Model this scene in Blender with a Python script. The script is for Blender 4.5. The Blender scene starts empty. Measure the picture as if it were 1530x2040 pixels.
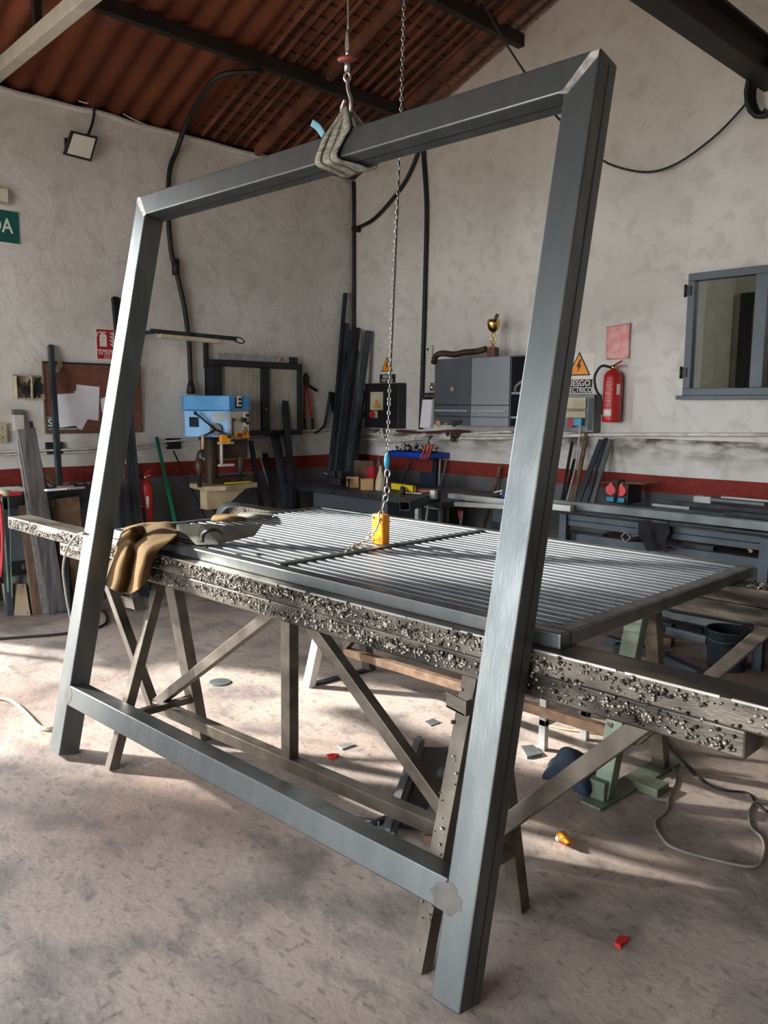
import bpy, bmesh, math, random
from mathutils import Vector, Matrix, noise
random.seed(7)
S = bpy.context.scene
COL = S.collection
rad = math.radians

# ------------------------------------------------------------------ camera
F = 1605.0; PITCH = rad(7.47); ROLL = rad(0.45); YAW = rad(46.3)
CAM = Vector((6.822, -6.033, 1.6))
_fw = Vector((-math.sin(YAW), math.cos(YAW), 0)); _rt = Vector((math.cos(YAW), math.sin(YAW), 0)); _up = Vector((0, 0, 1))
cf = _fw * math.cos(PITCH) - _up * math.sin(PITCH)
cu0 = _up * math.cos(PITCH) + _fw * math.sin(PITCH)
cr = _rt * math.cos(ROLL) + cu0 * math.sin(ROLL)
cu = cu0 * math.cos(ROLL) - _rt * math.sin(ROLL)
camd = bpy.data.cameras.new('camera'); cam = bpy.data.objects.new('camera', camd); COL.objects.link(cam)
camd.sensor_fit = 'VERTICAL'; camd.sensor_height = 36.0; camd.lens = F / 2040.0 * 36.0
camd.clip_start = 0.05; camd.clip_end = 200
cam.matrix_world = Matrix(((cr.x, cu.x, -cf.x, CAM.x), (cr.y, cu.y, -cf.y, CAM.y), (cr.z, cu.z, -cf.z, CAM.z), (0, 0, 0, 1)))
S.camera = cam

# ------------------------------------------------------------------ sky, sun, exposure
S.view_settings.view_transform = 'Standard'; S.view_settings.look = 'None'
S.view_settings.gamma = 1.0; S.view_settings.use_curve_mapping = False
S.view_settings.exposure = 1.3
W = bpy.data.worlds.new('sky'); S.world = W; W.use_nodes = True
bg = W.node_tree.nodes['Background']; bg.inputs[0].default_value = (0.93, 0.97, 1.0, 1); bg.inputs[1].default_value = 5.6
sd = bpy.data.lights.new('sun', 'SUN'); sun = bpy.data.objects.new('sun', sd); COL.objects.link(sun)
sd.energy = 7.2; sd.angle = rad(2.6); sd.color = (1.0, 0.95, 0.87)
SAZ = rad(29); SEL = rad(24)
sdir = Vector((math.cos(SAZ) * math.cos(SEL), math.sin(SAZ) * math.cos(SEL), -math.sin(SEL)))
sun.rotation_euler = sdir.to_track_quat('-Z', 'Y').to_euler(); sun.location = (-10, -12, 8)

# ------------------------------------------------------------------ measuring: a sight line met with a real plane of the place
def ray(x, y): return cf + cr * ((x - 765) / F) - cu * ((y - 1020) / F)
def onz(x, y, z=0.0):
    d = ray(x, y); return CAM + d * ((z - CAM.z) / d.z)
def onx(x, y, X=0.0):
    d = ray(x, y); return CAM + d * ((X - CAM.x) / d.x)
def ony(x, y, Y=0.0):
    d = ray(x, y); return CAM + d * ((Y - CAM.y) / d.y)

# ------------------------------------------------------------------ mesh building
def V(*a): return Vector(a)
class MB:
    def __init__(s): s.bm = bmesh.new()
    def face(s, pts):
        vs = [s.bm.verts.new(Vector(p)) for p in pts]
        return s.bm.faces.new(vs)
    def hexa(s, c8):
        v = [s.bm.verts.new(Vector(p)) for p in c8]
        for f in ((0, 3, 2, 1), (4, 5, 6, 7), (0, 1, 5, 4), (1, 2, 6, 5), (2, 3, 7, 6), (3, 0, 4, 7)):
            s.bm.faces.new([v[i] for i in f])
        return s
    def box(s, lo, hi):
        x0, y0, z0 = lo; x1, y1, z1 = hi
        return s.hexa([(x0, y0, z0), (x1, y0, z0), (x1, y1, z0), (x0, y1, z0), (x0, y0, z1), (x1, y0, z1), (x1, y1, z1), (x0, y1, z1)])
    def obox(s, c, ax, ay, az):       # centre and three half axes
        c = Vector(c); ax = Vector(ax); ay = Vector(ay); az = Vector(az)
        return s.hexa([c - ax - ay - az, c + ax - ay - az, c + ax + ay - az, c - ax + ay - az, c - ax - ay + az, c + ax - ay + az, c + ax + ay + az, c - ax + ay + az])
    def bar(s, p, q, w, h, side=(0, 1, 0)):    # rectangular bar p->q; w along 'side', h across
        p = Vector(p); q = Vector(q); d = (q - p).normalized(); sd_ = Vector(side)
        sd_ = (sd_ - d * sd_.dot(d)).normalized(); n = d.cross(sd_)
        a = sd_ * (w / 2); b = n * (h / 2)
        return s.hexa([p - a - b, p + a - b, p + a + b, p - a + b, q - a - b, q + a - b, q + a + b, q - a + b])
    def chan(s, p, q, w, h, t=0.004, side=(0, 1, 0), box=False):   # U channel, or hollow tube when box
        p = Vector(p); q = Vector(q); d = (q - p).normalized(); sd_ = Vector(side)
        sd_ = (sd_ - d * sd_.dot(d)).normalized(); n = d.cross(sd_)
        L = [(-(w - t) / 2, 0, t, h), ((w - t) / 2, 0, t, h), (0, -(h - t) / 2, w, t)]
        if box: L.append((0, (h - t) / 2, w, t))
        for (a, b, ww, hh) in L:
            o = sd_ * a + n * b
            s.bar(p + o, q + o, ww, hh, sd_)
        return s
    def cyl(s, p, q, r, r2=None, seg=16, cap=True):
        p = Vector(p); q = Vector(q); r2 = r if r2 is None else r2
        d = (q - p).normalized(); a = d.orthogonal().normalized(); b = d.cross(a)
        A = []; B = []
        for i in range(seg):
            t = 2 * math.pi * i / seg; u = a * math.cos(t) + b * math.sin(t)
            A.append(s.bm.verts.new(p + u * r)); B.append(s.bm.verts.new(q + u * r2))
        for i in range(seg):
            j = (i + 1) % seg; f = s.bm.faces.new((A[i], A[j], B[j], B[i])); f.smooth = True
        if cap: s.bm.faces.new(A[::-1]); s.bm.faces.new(B)
        return s
    def tube(s, pts, r, seg=8, smooth=4, closed=False):
        P = [Vector(p) for p in pts]
        if smooth and len(P) > 2: P = catmull(P, smooth, closed)
        n = len(P); rings = []; prev = None
        for i in range(n):
            if closed: d = (P[(i + 1) % n] - P[i - 1])
            else: d = P[min(i + 1, n - 1)] - P[max(i - 1, 0)]
            d = d.normalized() if d.length > 1e-9 else Vector((0, 0, 1))
            if prev is None: a = d.orthogonal().normalized()
            else:
                a = prev - d * prev.dot(d); a = a.normalized() if a.length > 1e-6 else d.orthogonal().normalized()
            prev = a; b = d.cross(a)
            rings.append([s.bm.verts.new(P[i] + (a * math.cos(2 * math.pi * k / seg) + b * math.sin(2 * math.pi * k / seg)) * r) for k in range(seg)])
        for i in range(n if closed else n - 1):
            A = rings[i]; B = rings[(i + 1) % n]
            for k in range(seg):
                f = s.bm.faces.new((A[k], A[(k + 1) % seg], B[(k + 1) % seg], B[k])); f.smooth = True
        if not closed:
            s.bm.faces.new(rings[0][::-1]); s.bm.faces.new(rings[-1])
        return s
    def lathe(s, prof, o, ax=(0, 0, 1), seg=24):    # profile (r, h)
        o = Vector(o); d = Vector(ax).normalized(); a = d.orthogonal().normalized(); b = d.cross(a); R = []
        for (r, h) in prof:
            r = max(r, 1e-4)
            R.append([s.bm.verts.new(o + d * h + (a * math.cos(2 * math.pi * k / seg) + b * math.sin(2 * math.pi * k / seg)) * r) for k in range(seg)])
        for A, B in zip(R, R[1:]):
            for k in range(seg):
                f = s.bm.faces.new((A[k], A[(k + 1) % seg], B[(k + 1) % seg], B[k])); f.smooth = True
        s.bm.faces.new(R[0][::-1]); s.bm.faces.new(R[-1])
        return s
    def ball(s, c, r, sub=1, sc=(1, 1, 1)):
        m = Matrix.Translation(Vector(c)) @ Matrix.Diagonal((sc[0], sc[1], sc[2], 1))
        res = bmesh.ops.create_icosphere(s.bm, subdivisions=sub, radius=r, matrix=m)
        for v in res['verts']:
            for f in v.link_faces: f.smooth = True
        return s
    def prism(s, pts, ext):           # planar outline extruded by ext
        e = Vector(ext); A = [s.bm.verts.new(Vector(p)) for p in pts]; B = [s.bm.verts.new(Vector(p) + e) for p in pts]
        n = len(A); s.bm.faces.new(A[::-1]); s.bm.faces.new(B)
        for i in range(n): s.bm.faces.new((A[i], A[(i + 1) % n], B[(i + 1) % n], B[i]))
        return s
    def sheet(s, rows, t=0.003, up=(0, 0, 1)):     # a thick sheet through rows of points
        n = len(rows); m = len(rows[0]); A = []; B = []
        P = [[Vector(p) for p in r] for r in rows]
        for i in range(n):
            ra = []; rb = []
            for j in range(m):
                du = P[i][min(j + 1, m - 1)] - P[i][max(j - 1, 0)]; dv = P[min(i + 1, n - 1)][j] - P[max(i - 1, 0)][j]
                nn = du.cross(dv)
                nn = nn.normalized() if nn.length > 1e-9 else Vector(up)
                ra.append(s.bm.verts.new(P[i][j] + nn * t / 2)); rb.append(s.bm.verts.new(P[i][j] - nn * t / 2))
            A.append(ra); B.append(rb)
        for i in range(n - 1):
            for j in range(m - 1):
                f = s.bm.faces.new((A[i][j], A[i][j + 1], A[i + 1][j + 1], A[i + 1][j])); f.smooth = True
                f = s.bm.faces.new((B[i][j], B[i + 1][j], B[i + 1][j + 1], B[i][j + 1])); f.smooth = True
        for j in range(m - 1):
            s.bm.faces.new((A[0][j + 1], A[0][j], B[0][j], B[0][j + 1])); s.bm.faces.new((A[-1][j], A[-1][j + 1], B[-1][j + 1], B[-1][j]))
        for i in range(n - 1):
            s.bm.faces.new((A[i][0], A[i + 1][0], B[i + 1][0], B[i][0])); s.bm.faces.new((A[i + 1][-1], A[i][-1], B[i][-1], B[i + 1][-1]))
        return s
def catmull(P, k=4, closed=False):
    n = len(P); out = []
    rng = range(n) if closed else range(n - 1)
    for i in rng:
        if closed: p0, p1, p2, p3 = P[i - 1], P[i], P[(i + 1) % n], P[(i + 2) % n]
        else: p0, p1, p2, p3 = P[max(i - 1, 0)], P[i], P[i + 1], P[min(i + 2, n - 1)]
        for j in range(k):
            t = j / k; t2 = t * t; t3 = t2 * t
            out.append(0.5 * ((2 * p1) + (p2 - p0) * t + (2 * p0 - 5 * p1 + 4 * p2 - p3) * t2 + (3 * p1 - p0 - 3 * p2 + p3) * t3))
    if not closed: out.append(P[-1])
    return out
def crumple(rows, a, f):
    return [[p + noise.noise_vector(p * f) * a for p in r] for r in rows]
def refine(rows, k=4):
    rows = [catmull([Vector(p) for p in r], k) for r in rows]
    cols = list(zip(*rows)); cols = [catmull(list(c), k) for c in cols]
    return [list(r) for r in zip(*cols)]

ROOT = {}
def thing(name, label, cat, loc=(0, 0, 0), rz=0.0, group=None):
    o = bpy.data.objects.new(name, None); COL.objects.link(o); o.empty_display_size = 0.1
    M = Matrix.Translation(Vector(loc)) @ Matrix.Rotation(rz, 4, 'Z')
    o.location = loc; o.rotation_euler = (0, 0, rz); ROOT[o.name] = M
    o['label'] = label; o['category'] = cat
    if group: o['group'] = group
    return o
def mesh(name, mb, m, M=None, bev=0.0):
    bmesh.ops.recalc_face_normals(mb.bm, faces=mb.bm.faces)
    if M is not None: mb.bm.transform(M.inverted())
    me = bpy.data.meshes.new(name); mb.bm.to_mesh(me); mb.bm.free(); me.materials.append(m)
    o = bpy.data.objects.new(name, me); COL.objects.link(o)
    if bev:
        b = o.modifiers.new('bevel', 'BEVEL'); b.width = bev; b.segments = 2; b.limit_method = 'ANGLE'; b.angle_limit = rad(40)
    return o
def part(name, mb, m, par, label=None, bev=0.0, stuff=False):
    M = ROOT[par.name]; o = mesh(name, mb, m, M, bev); o.parent = par; ROOT[o.name] = M
    if label: o['label'] = label
    if stuff: o['kind'] = 'stuff'
    return o
def base(mb):
    xs = [v.co for v in mb.bm.verts]
    return Vector(((min(v.x for v in xs) + max(v.x for v in xs)) / 2, (min(v.y for v in xs) + max(v.y for v in xs)) / 2, min(v.z for v in xs)))
def solo(name, mb, m, label, cat, group=None, bev=0.0, kind=None):
    M = Matrix.Translation(base(mb)); o = mesh(name, mb, m, M, bev); o.location = M.translation; ROOT[o.name] = M
    if label: o['label'] = label
    if cat: o['category'] = cat
    if group: o['group'] = group
    if kind: o['kind'] = kind
    return o
def struct(name, mb, m, bev=0.0):
    o = mesh(name, mb, m, None, bev); o['kind'] = 'structure'; ROOT[o.name] = Matrix(); return o
def text_mb(s, org, right, up, size, ext=0.0015, xs=1.0):
    """letters as a thin raised mesh: org is the centre of the line"""
    cu_ = bpy.data.curves.new('t', 'FONT'); cu_.body = s; cu_.size = size; cu_.align_x = 'CENTER'; cu_.align_y = 'CENTER'; cu_.extrude = ext; cu_.offset = size * 0.012
    t = bpy.data.objects.new('t', cu_); COL.objects.link(t)
    dg = bpy.context.evaluated_depsgraph_get(); me = bpy.data.meshes.new_from_object(t.evaluated_get(dg))
    bpy.data.objects.remove(t); mb = MB(); mb.bm.from_mesh(me); bpy.data.meshes.remove(me)
    r = Vector(right).normalized(); u = Vector(up).normalized(); n = r.cross(u); o = Vector(org)
    M = Matrix(((r.x * xs, u.x, n.x, o.x), (r.y * xs, u.y, n.y, o.y), (r.z * xs, u.z, n.z, o.z), (0, 0, 0, 1)))
    mb.bm.transform(M); return mb

# ------------------------------------------------------------------ materials
def lin(r, g, b): return tuple(((c / 255) / 12.92 if c / 255 <= 0.04045 else ((c / 255 + 0.055) / 1.055) ** 2.4) for c in (r, g, b)) + (1,)
def mat(name, c, c2=None, rough=0.6, metal=0.0, scale=6.0, stretch=(1, 1, 1), bump=0.0, bscale=None, detail=5.0, rv=0.0, lo=0.35, hi=0.7, spec=0.5):
    m = bpy.data.materials.new(name); m.use_nodes = True; nt = m.node_tree; N = nt.nodes; L = nt.links
    b = N['Principled BSDF']; b.inputs['Roughness'].default_value = rough; b.inputs['Metallic'].default_value = metal
    b.inputs['Specular IOR Level'].default_value = spec
    tc = N.new('ShaderNodeTexCoord'); mp = N.new('ShaderNodeMapping'); L.new(tc.outputs['Object'], mp.inputs[0]); mp.inputs['Scale'].default_value = stretch
    nz = N.new('ShaderNodeTexNoise'); nz.inputs['Scale'].default_value = scale; nz.inputs['Detail'].default_value = detail; L.new(mp.outputs[0], nz.inputs[0])
    cr_ = N.new('ShaderNodeValToRGB'); L.new(nz.outputs[0], cr_.inputs[0])
    cr_.color_ramp.elements[0].position = lo; cr_.color_ramp.elements[1].position = hi
    c2 = c2 or tuple(x * 0.72 for x in c[:3]) + (1,)
    cr_.color_ramp.elements[0].color = c2; cr_.color_ramp.elements[1].color = c
    L.new(cr_.outputs[0], b.inputs['Base Color'])
    if rv:
        mr = N.new('ShaderNodeMapRange'); L.new(nz.outputs[0], mr.inputs[0]); mr.inputs['From Min'].default_value = 0.3; mr.inputs['From Max'].default_value = 0.7
        mr.inputs['To Min'].default_value = rough + rv; mr.inputs['To Max'].default_value = max(rough - rv, 0.05); L.new(mr.outputs[0], b.inputs['Roughness'])
    if bump:
        n2 = N.new('ShaderNodeTexNoise'); n2.inputs['Scale'].default_value = bscale or scale * 4; n2.inputs['Detail'].default_value = 6; L.new(mp.outputs[0], n2.inputs[0])
        bp = N.new('ShaderNodeBump'); bp.inputs['Strength'].default_value = bump; bp.inputs['Distance'].default_value = 0.01; L.new(n2.outputs[0], bp.inputs['Height']); L.new(bp.outputs[0], b.inputs['Normal'])
    return m
m_steel = mat('mill_steel', lin(114, 118, 118), lin(92, 97, 98), rough=0.38, metal=0.82, scale=3, stretch=(3, 3, 0.7), rv=0.06, bump=0.05, bscale=40)
m_steelx = mat('mill_steel_bars', lin(134, 140, 144), lin(100, 105, 110), rough=0.46, metal=0.8, scale=4, stretch=(0.6, 5, 5), rv=0.06)
m_seam = mat('dark_seam', lin(70, 72, 76), rough=0.5, metal=0.8)
m_old = mat('old_beam_steel', lin(118, 111, 102), lin(46, 42, 38), rough=0.42, metal=0.6, scale=3, stretch=(1, 3, 3), lo=0.4, hi=0.62, rv=0.08, bump=0.12, bscale=60)
m_tres = mat('trestle_paint_worn', lin(106, 98, 88), lin(70, 62, 54), rough=0.5, metal=0.35, scale=9, bump=0.15, bscale=50)
m_green = mat('green_paint_worn', lin(112, 128, 112), lin(80, 84, 70), rough=0.5, metal=0.2, scale=7)
m_spat = mat('weld_spatter', lin(186, 179, 169), lin(46, 42, 38), rough=0.32, metal=0.5, scale=45, lo=0.44, hi=0.56)
m_dark = mat('dark_steel', lin(62, 66, 72), lin(38, 41, 46), rough=0.45, metal=0.6, scale=5, stretch=(2, 2, 0.5))
m_blue_steel = mat('blue_grey_steel', lin(80, 92, 101), lin(56, 65, 73), rough=0.42, metal=0.55, scale=5)
m_grey_light = mat('pale_aluminium', lin(184, 186, 183), lin(146, 149, 147), rough=0.4, metal=0.5, scale=6, stretch=(0.5, 4, 4))
m_rust = mat('rusty_steel', lin(126, 102, 80), lin(88, 66, 50), rough=0.75, metal=0.25, scale=14, bump=0.2)
m_plate = mat('steel_plate', lin(120, 128, 130), lin(92, 96, 96), rough=0.5, metal=0.5, scale=6)
m_platebr = mat('brown_plate', lin(124, 96, 60), lin(108, 98, 84), rough=0.55, metal=0.4, scale=5)
m_wood = mat('old_wood', lin(120, 96, 76), lin(70, 54, 44), rough=0.8, scale=5, stretch=(6, 6, 0.7), bump=0.2)
m_woodgrey = mat('grey_board', lin(118, 116, 116), lin(62, 60, 62), rough=0.6, metal=0.2, scale=5, stretch=(5, 5, 0.6), bump=0.15)
m_blackp = mat('black_plastic', lin(30, 32, 36), lin(18, 19, 22), rough=0.45)
m_rubber = mat('black_cable', lin(22, 22, 24), lin(14, 14, 15), rough=0.6)
m_white = mat('white_plastic', lin(205, 203, 196), lin(180, 176, 168), rough=0.5)
m_cream = mat('cream_plastic', lin(196, 188, 162), lin(160, 150, 120), rough=0.5)
m_pipe = mat('white_conduit', lin(226, 223, 216), lin(186, 180, 170), rough=0.45, scale=10)
m_red = mat('red_paint', lin(196, 36, 34), lin(150, 24, 26), rough=0.35, scale=3)
m_redsign = mat('red_sign', lin(176, 34, 48), lin(160, 30, 42), rough=0.5)
m_faded = mat('faded_red_sign', lin(214, 120, 122), lin(222, 178, 172), rough=0.5, scale=14)
m_whites = mat('white_paint_mark', lin(225, 222, 215), lin(210, 206, 198), rough=0.6)
m_blackm = mat('black_print', lin(24, 24, 26), lin(20, 20, 22), rough=0.6)
m_greensign = mat('green_sign', lin(12, 92, 84), lin(10, 80, 72), rough=0.5)
m_orange = mat('orange_sign', lin(240, 160, 30), lin(228, 140, 24), rough=0.5)
m_yellow = mat('yellow_paint', lin(250, 170, 20), lin(226, 132, 14), rough=0.4, scale=12)
m_yel2 = mat('yellow_level', lin(222, 200, 40), lin(200, 176, 30), rough=0.4)
m_drill = mat('blue_machine_paint', lin(84, 160, 214), lin(62, 134, 190), rough=0.4, scale=4)
m_panelgrey = mat('grey_machine_panel', lin(188, 186, 178), lin(168, 166, 158), rough=0.45)
m_cast = mat('dark_cast_iron', lin(84, 70, 58), lin(52, 44, 38), rough=0.55, metal=0.5, scale=8)
m_castlight = mat('beige_cast_table', lin(190, 172, 140), lin(158, 140, 110), rough=0.6, scale=7)
m_leather = mat('brown_leather', lin(112, 90, 60), lin(84, 67, 44), rough=0.9, scale=5, bump=0.15, spec=0.15)
m_visor = mat('grey_fibre_board', lin(116, 116, 106), lin(96, 96, 88), rough=0.85, scale=5, spec=0.2)
m_sling = mat('grey_sling_webbing', lin(150, 146, 134), lin(96, 94, 84), rough=0.85, scale=30, stretch=(1, 1, 4), bump=0.4)
m_slingblue = mat('blue_sling_end', lin(112, 160, 180), lin(84, 136, 160), rough=0.7)
m_chain = mat('zinc_chain', lin(220, 218, 214), lin(170, 168, 164), rough=0.3, metal=0.9)
m_cork = mat('brown_board', lin(122, 78, 60), lin(100, 62, 50), rough=0.8, scale=20)
m_paper = mat('paper', lin(232, 232, 238), lin(214, 214, 222), rough=0.8, scale=3)
m_card = mat('cardboard', lin(186, 150, 108), lin(160, 124, 86), rough=0.85, scale=8)
m_slat = mat('slatted_shutter', lin(176, 172, 160), lin(140, 136, 124), rough=0.6, scale=5, stretch=(1, 1, 0.5))
m_cab1 = mat('charcoal_cabinet', lin(72, 78, 86), lin(62, 67, 75), rough=0.4, scale=2)
m_cab2 = mat('grey_cabinet', lin(128, 134, 140), lin(116, 122, 128), rough=0.4, scale=2)
m_gold = mat('gold_cup', (0.83, 0.6, 0.22, 1), (0.6, 0.4, 0.12, 1), rough=0.18, metal=1.0)
m_dullred = mat('dull_red', lin(150, 72, 66), lin(130, 60, 56), rough=.5)
m_hose = mat('faded_green_hose', lin(104, 134, 122), lin(84, 112, 100), rough=.5)
m_marble = mat('brown_marble', lin(110, 58, 44), lin(80, 40, 32), rough=0.3, scale=30)
m_bluebin = mat('blue_bin', lin(20, 70, 190), lin(14, 52, 150), rough=0.4)
m_cloth = mat('black_cloth', lin(32, 32, 39), lin(18, 18, 22), rough=0.9, scale=8, bump=0.3)
m_navy = mat('navy_cloth', lin(34, 50, 74), lin(18, 26, 40), rough=0.9, scale=8, bump=0.3)
m_dullhose = mat('dark_red_hose', lin(92, 34, 32), lin(64, 26, 26), rough=.6)
m_fence = mat('window_frame_paint', lin(84, 96, 106), lin(72, 83, 92), rough=0.45, scale=3)
m_bucket = mat('dark_bucket', lin(48, 57, 64), lin(32, 39, 44), rough=0.45, scale=10)
m_greenpole = mat('green_plastic_pole', lin(10, 110, 84), lin(8, 90, 70), rough=0.35)
m_orangetool = mat('orange_handles', lin(214, 84, 30), lin(180, 60, 20), rough=0.5)
m_tie = mat('pale_painted_beam', lin(176, 170, 158), lin(150, 144, 132), rough=0.7, scale=5)
m_beam = mat('black_roof_steel', lin(44, 38, 34), lin(26, 22, 20), rough=0.6, metal=0.3, scale=4)
m_rbrown = mat('brown_roof_timber', lin(120, 70, 48), lin(72, 42, 32), rough=0.8, scale=4)
m_scrapred = mat('red_scrap', lin(206, 40, 34), lin(186, 30, 28), rough=0.5)
m_cyan = mat('cyan_plastic', lin(40, 150, 190), lin(30, 120, 160), rough=0.4)
m_pink = mat('pink_red_plastic', lin(226, 70, 74), lin(200, 54, 60), rough=0.4)
m_room = mat('office_wall', lin(196, 190, 176), lin(180, 174, 160), rough=0.8)
m_brick = mat('office_door_brown', lin(112, 82, 72), lin(92, 66, 58), rough=0.7, scale=3)
m_ground = mat('outside_concrete', lin(176, 168, 156), lin(150, 142, 130), rough=0.9, scale=0.6)
m_weld = mat('ground_weld', lin(236, 234, 230), lin(150, 146, 142), rough=0.3, metal=0.5, scale=30, rv=0.12, bump=0.3, bscale=60)
m_lens = mat('lamp_lens', lin(214, 212, 200), lin(206, 204, 192), rough=0.25)
def glass(name, tint=(0.75, 0.8, 0.78, 1), rough=0.03):
    m = bpy.data.materials.new(name); m.use_nodes = True; b = m.node_tree.nodes['Principled BSDF']
    b.inputs['Base Color'].default_value = tint; b.inputs['Roughness'].default_value = rough; b.inputs['Transmission Weight'].default_value = 1.0; b.inputs['IOR'].default_value = 1.2
    return m
m_glass = glass('window_glass'); m_clear = glass('clear_plastic', (0.9, 0.92, 0.95, 1), 0.1)

def wall_mat(name, dirty):
    m = bpy.data.materials.new(name); m.use_nodes = True; nt = m.node_tree; N = nt.nodes; L = nt.links; b = N['Principled BSDF']
    b.inputs['Roughness'].default_value = 0.85; b.inputs['Specular IOR Level'].default_value = 0.25
    tc = N.new('ShaderNodeTexCoord'); sx = N.new('ShaderNodeSeparateXYZ'); L.new(tc.outputs['Object'], sx.inputs[0])
    def nz(sc, det=6, dist=0.0, stretch=None):
        n = N.new('ShaderNodeTexNoise'); n.inputs['Scale'].default_value = sc; n.inputs['Detail'].default_value = det; n.inputs['Distortion'].default_value = dist
        if stretch:
            mp = N.new('ShaderNodeMapping'); mp.inputs['Scale'].default_value = stretch; L.new(tc.outputs['Object'], mp.inputs[0]); L.new(mp.outputs[0], n.inputs[0])
        else: L.new(tc.outputs['Object'], n.inputs[0])
        return n
    def ramp(src, p0, p1, c0, c1):
        r = N.new('ShaderNodeValToRGB'); r.color_ramp.elements[0].position = p0; r.color_ramp.elements[1].position = p1
        r.color_ramp.elements[0].color = c0; r.color_ramp.elements[1].color = c1; L.new(src, r.inputs[0]); return r
    def mix(fac, a, c):
        x = N.new('ShaderNodeMix'); x.data_type = 'RGBA'
        if isinstance(fac, float): x.inputs[0].default_value = fac
        else: L.new(fac, x.inputs[0])
        for s_, v in ((6, a), (7, c)):
            if isinstance(v, tuple): x.inputs[s_].default_value = v
            else: L.new(v, x.inputs[s_])
        return x.outputs[2]
    def math_(op, a, c=None):
        x = N.new('ShaderNodeMath'); x.operation = op
        for i, v in enumerate((a, c)):
            if v is None: continue
            if isinstance(v, (int, float)): x.inputs[i].default_value = v
            else: L.new(v, x.inputs[i])
        return x.outputs[0]
    big = nz(0.9, 4); fine = nz(7, 8, 0.6); spots = nz(26, 3)
    white = ramp(big.outputs[0], 0.35, 0.68, lin(192, 189, 184), lin(216, 214, 210)).outputs[0]
    white = mix(math_('MULTIPLY', ramp(fine.outputs[0], 0.5, 0.66, (0, 0, 0, 1), (1, 1, 1, 1)).outputs[0], 0.22), white, lin(140, 128, 114))
    white = mix(math_('MULTIPLY', ramp(spots.outputs[0], 0.70, 0.74, (0, 0, 0, 1), (1, 1, 1, 1)).outputs[0], 0.5), white, lin(96, 88, 78))
    # dimmer light under the roof painted in: plaster browner and darker towards the top
    top = math_('MULTIPLY', math_('SUBTRACT', sx.outputs[2], 3.2), 0.5)
    topc = N.new('ShaderNodeClamp'); L.new(top, topc.inputs[0])
    white = mix(math_('MULTIPLY', topc.outputs[0], 0.5), white, lin(150, 124, 106))
    if dirty:
        g = N.new('ShaderNodeMapRange'); L.new(sx.outputs[2], g.inputs[0]); g.inputs[1].default_value = 1.13; g.inputs[2].default_value = 1.33; g.inputs[3].default_value = 0.0; g.inputs[4].default_value = 1.0
        g2 = N.new('ShaderNodeMath'); g2.operation = 'LESS_THAN'; L.new(sx.outputs[2], g2.inputs[0]); g2.inputs[1].default_value = 1.36
        n3 = nz(5, 10, 0.2, (0.8, 1, 2.4)); k = ramp(n3.outputs[0], 0.40, 0.60, (0.1, 0.1, 0.1, 1), (1, 1, 1, 1))
        f = math_('MULTIPLY', math_('MULTIPLY', g.outputs[0], g2.outputs[0]), k.outputs[0])
        white = mix(math_('MULTIPLY', f, 1.0), white, lin(82, 73, 58))
    wob = nz(1.2, 2); zz = math_('ADD', sx.outputs[2], math_('MULTIPLY', math_('SUBTRACT', wob.outputs[0], 0.5), 0.02))
    red = mix(ramp(fine.outputs[0], 0.4, 0.7, (0, 0, 0, 1), (1, 1, 1, 1)).outputs[0], lin(130, 50, 42), lin(112, 44, 38))
    grey = mix(ramp(nz(3, 5).outputs[0], 0.35, 0.7, (0, 0, 0, 1), (1, 1, 1, 1)).outputs[0], lin(104, 106, 108), lin(84, 86, 88))
    c = mix(math_('GREATER_THAN', zz, 1.07), red, white)
    c = mix(math_('GREATER_THAN', zz, 0.935), grey, c)
    L.new(c, b.inputs['Base Color'])
    # trowelled plaster
    t1 = nz(3.2, 9, 1.4); t2 = nz(24, 5, 0.4)
    h = math_('ADD', math_('MULTIPLY', t1.outputs[0], 1.0), math_('MULTIPLY', t2.outputs[0], 0.18))
    bp = N.new('ShaderNodeBump'); bp.inputs['Strength'].default_value = 0.55; bp.inputs['Distance'].default_value = 0.025; L.new(h, bp.inputs['Height']); L.new(bp.outputs[0], b.inputs['Normal'])
    return m
m_wl = wall_mat('plaster_left', False); m_wb = wall_mat('plaster_back', True)

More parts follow.
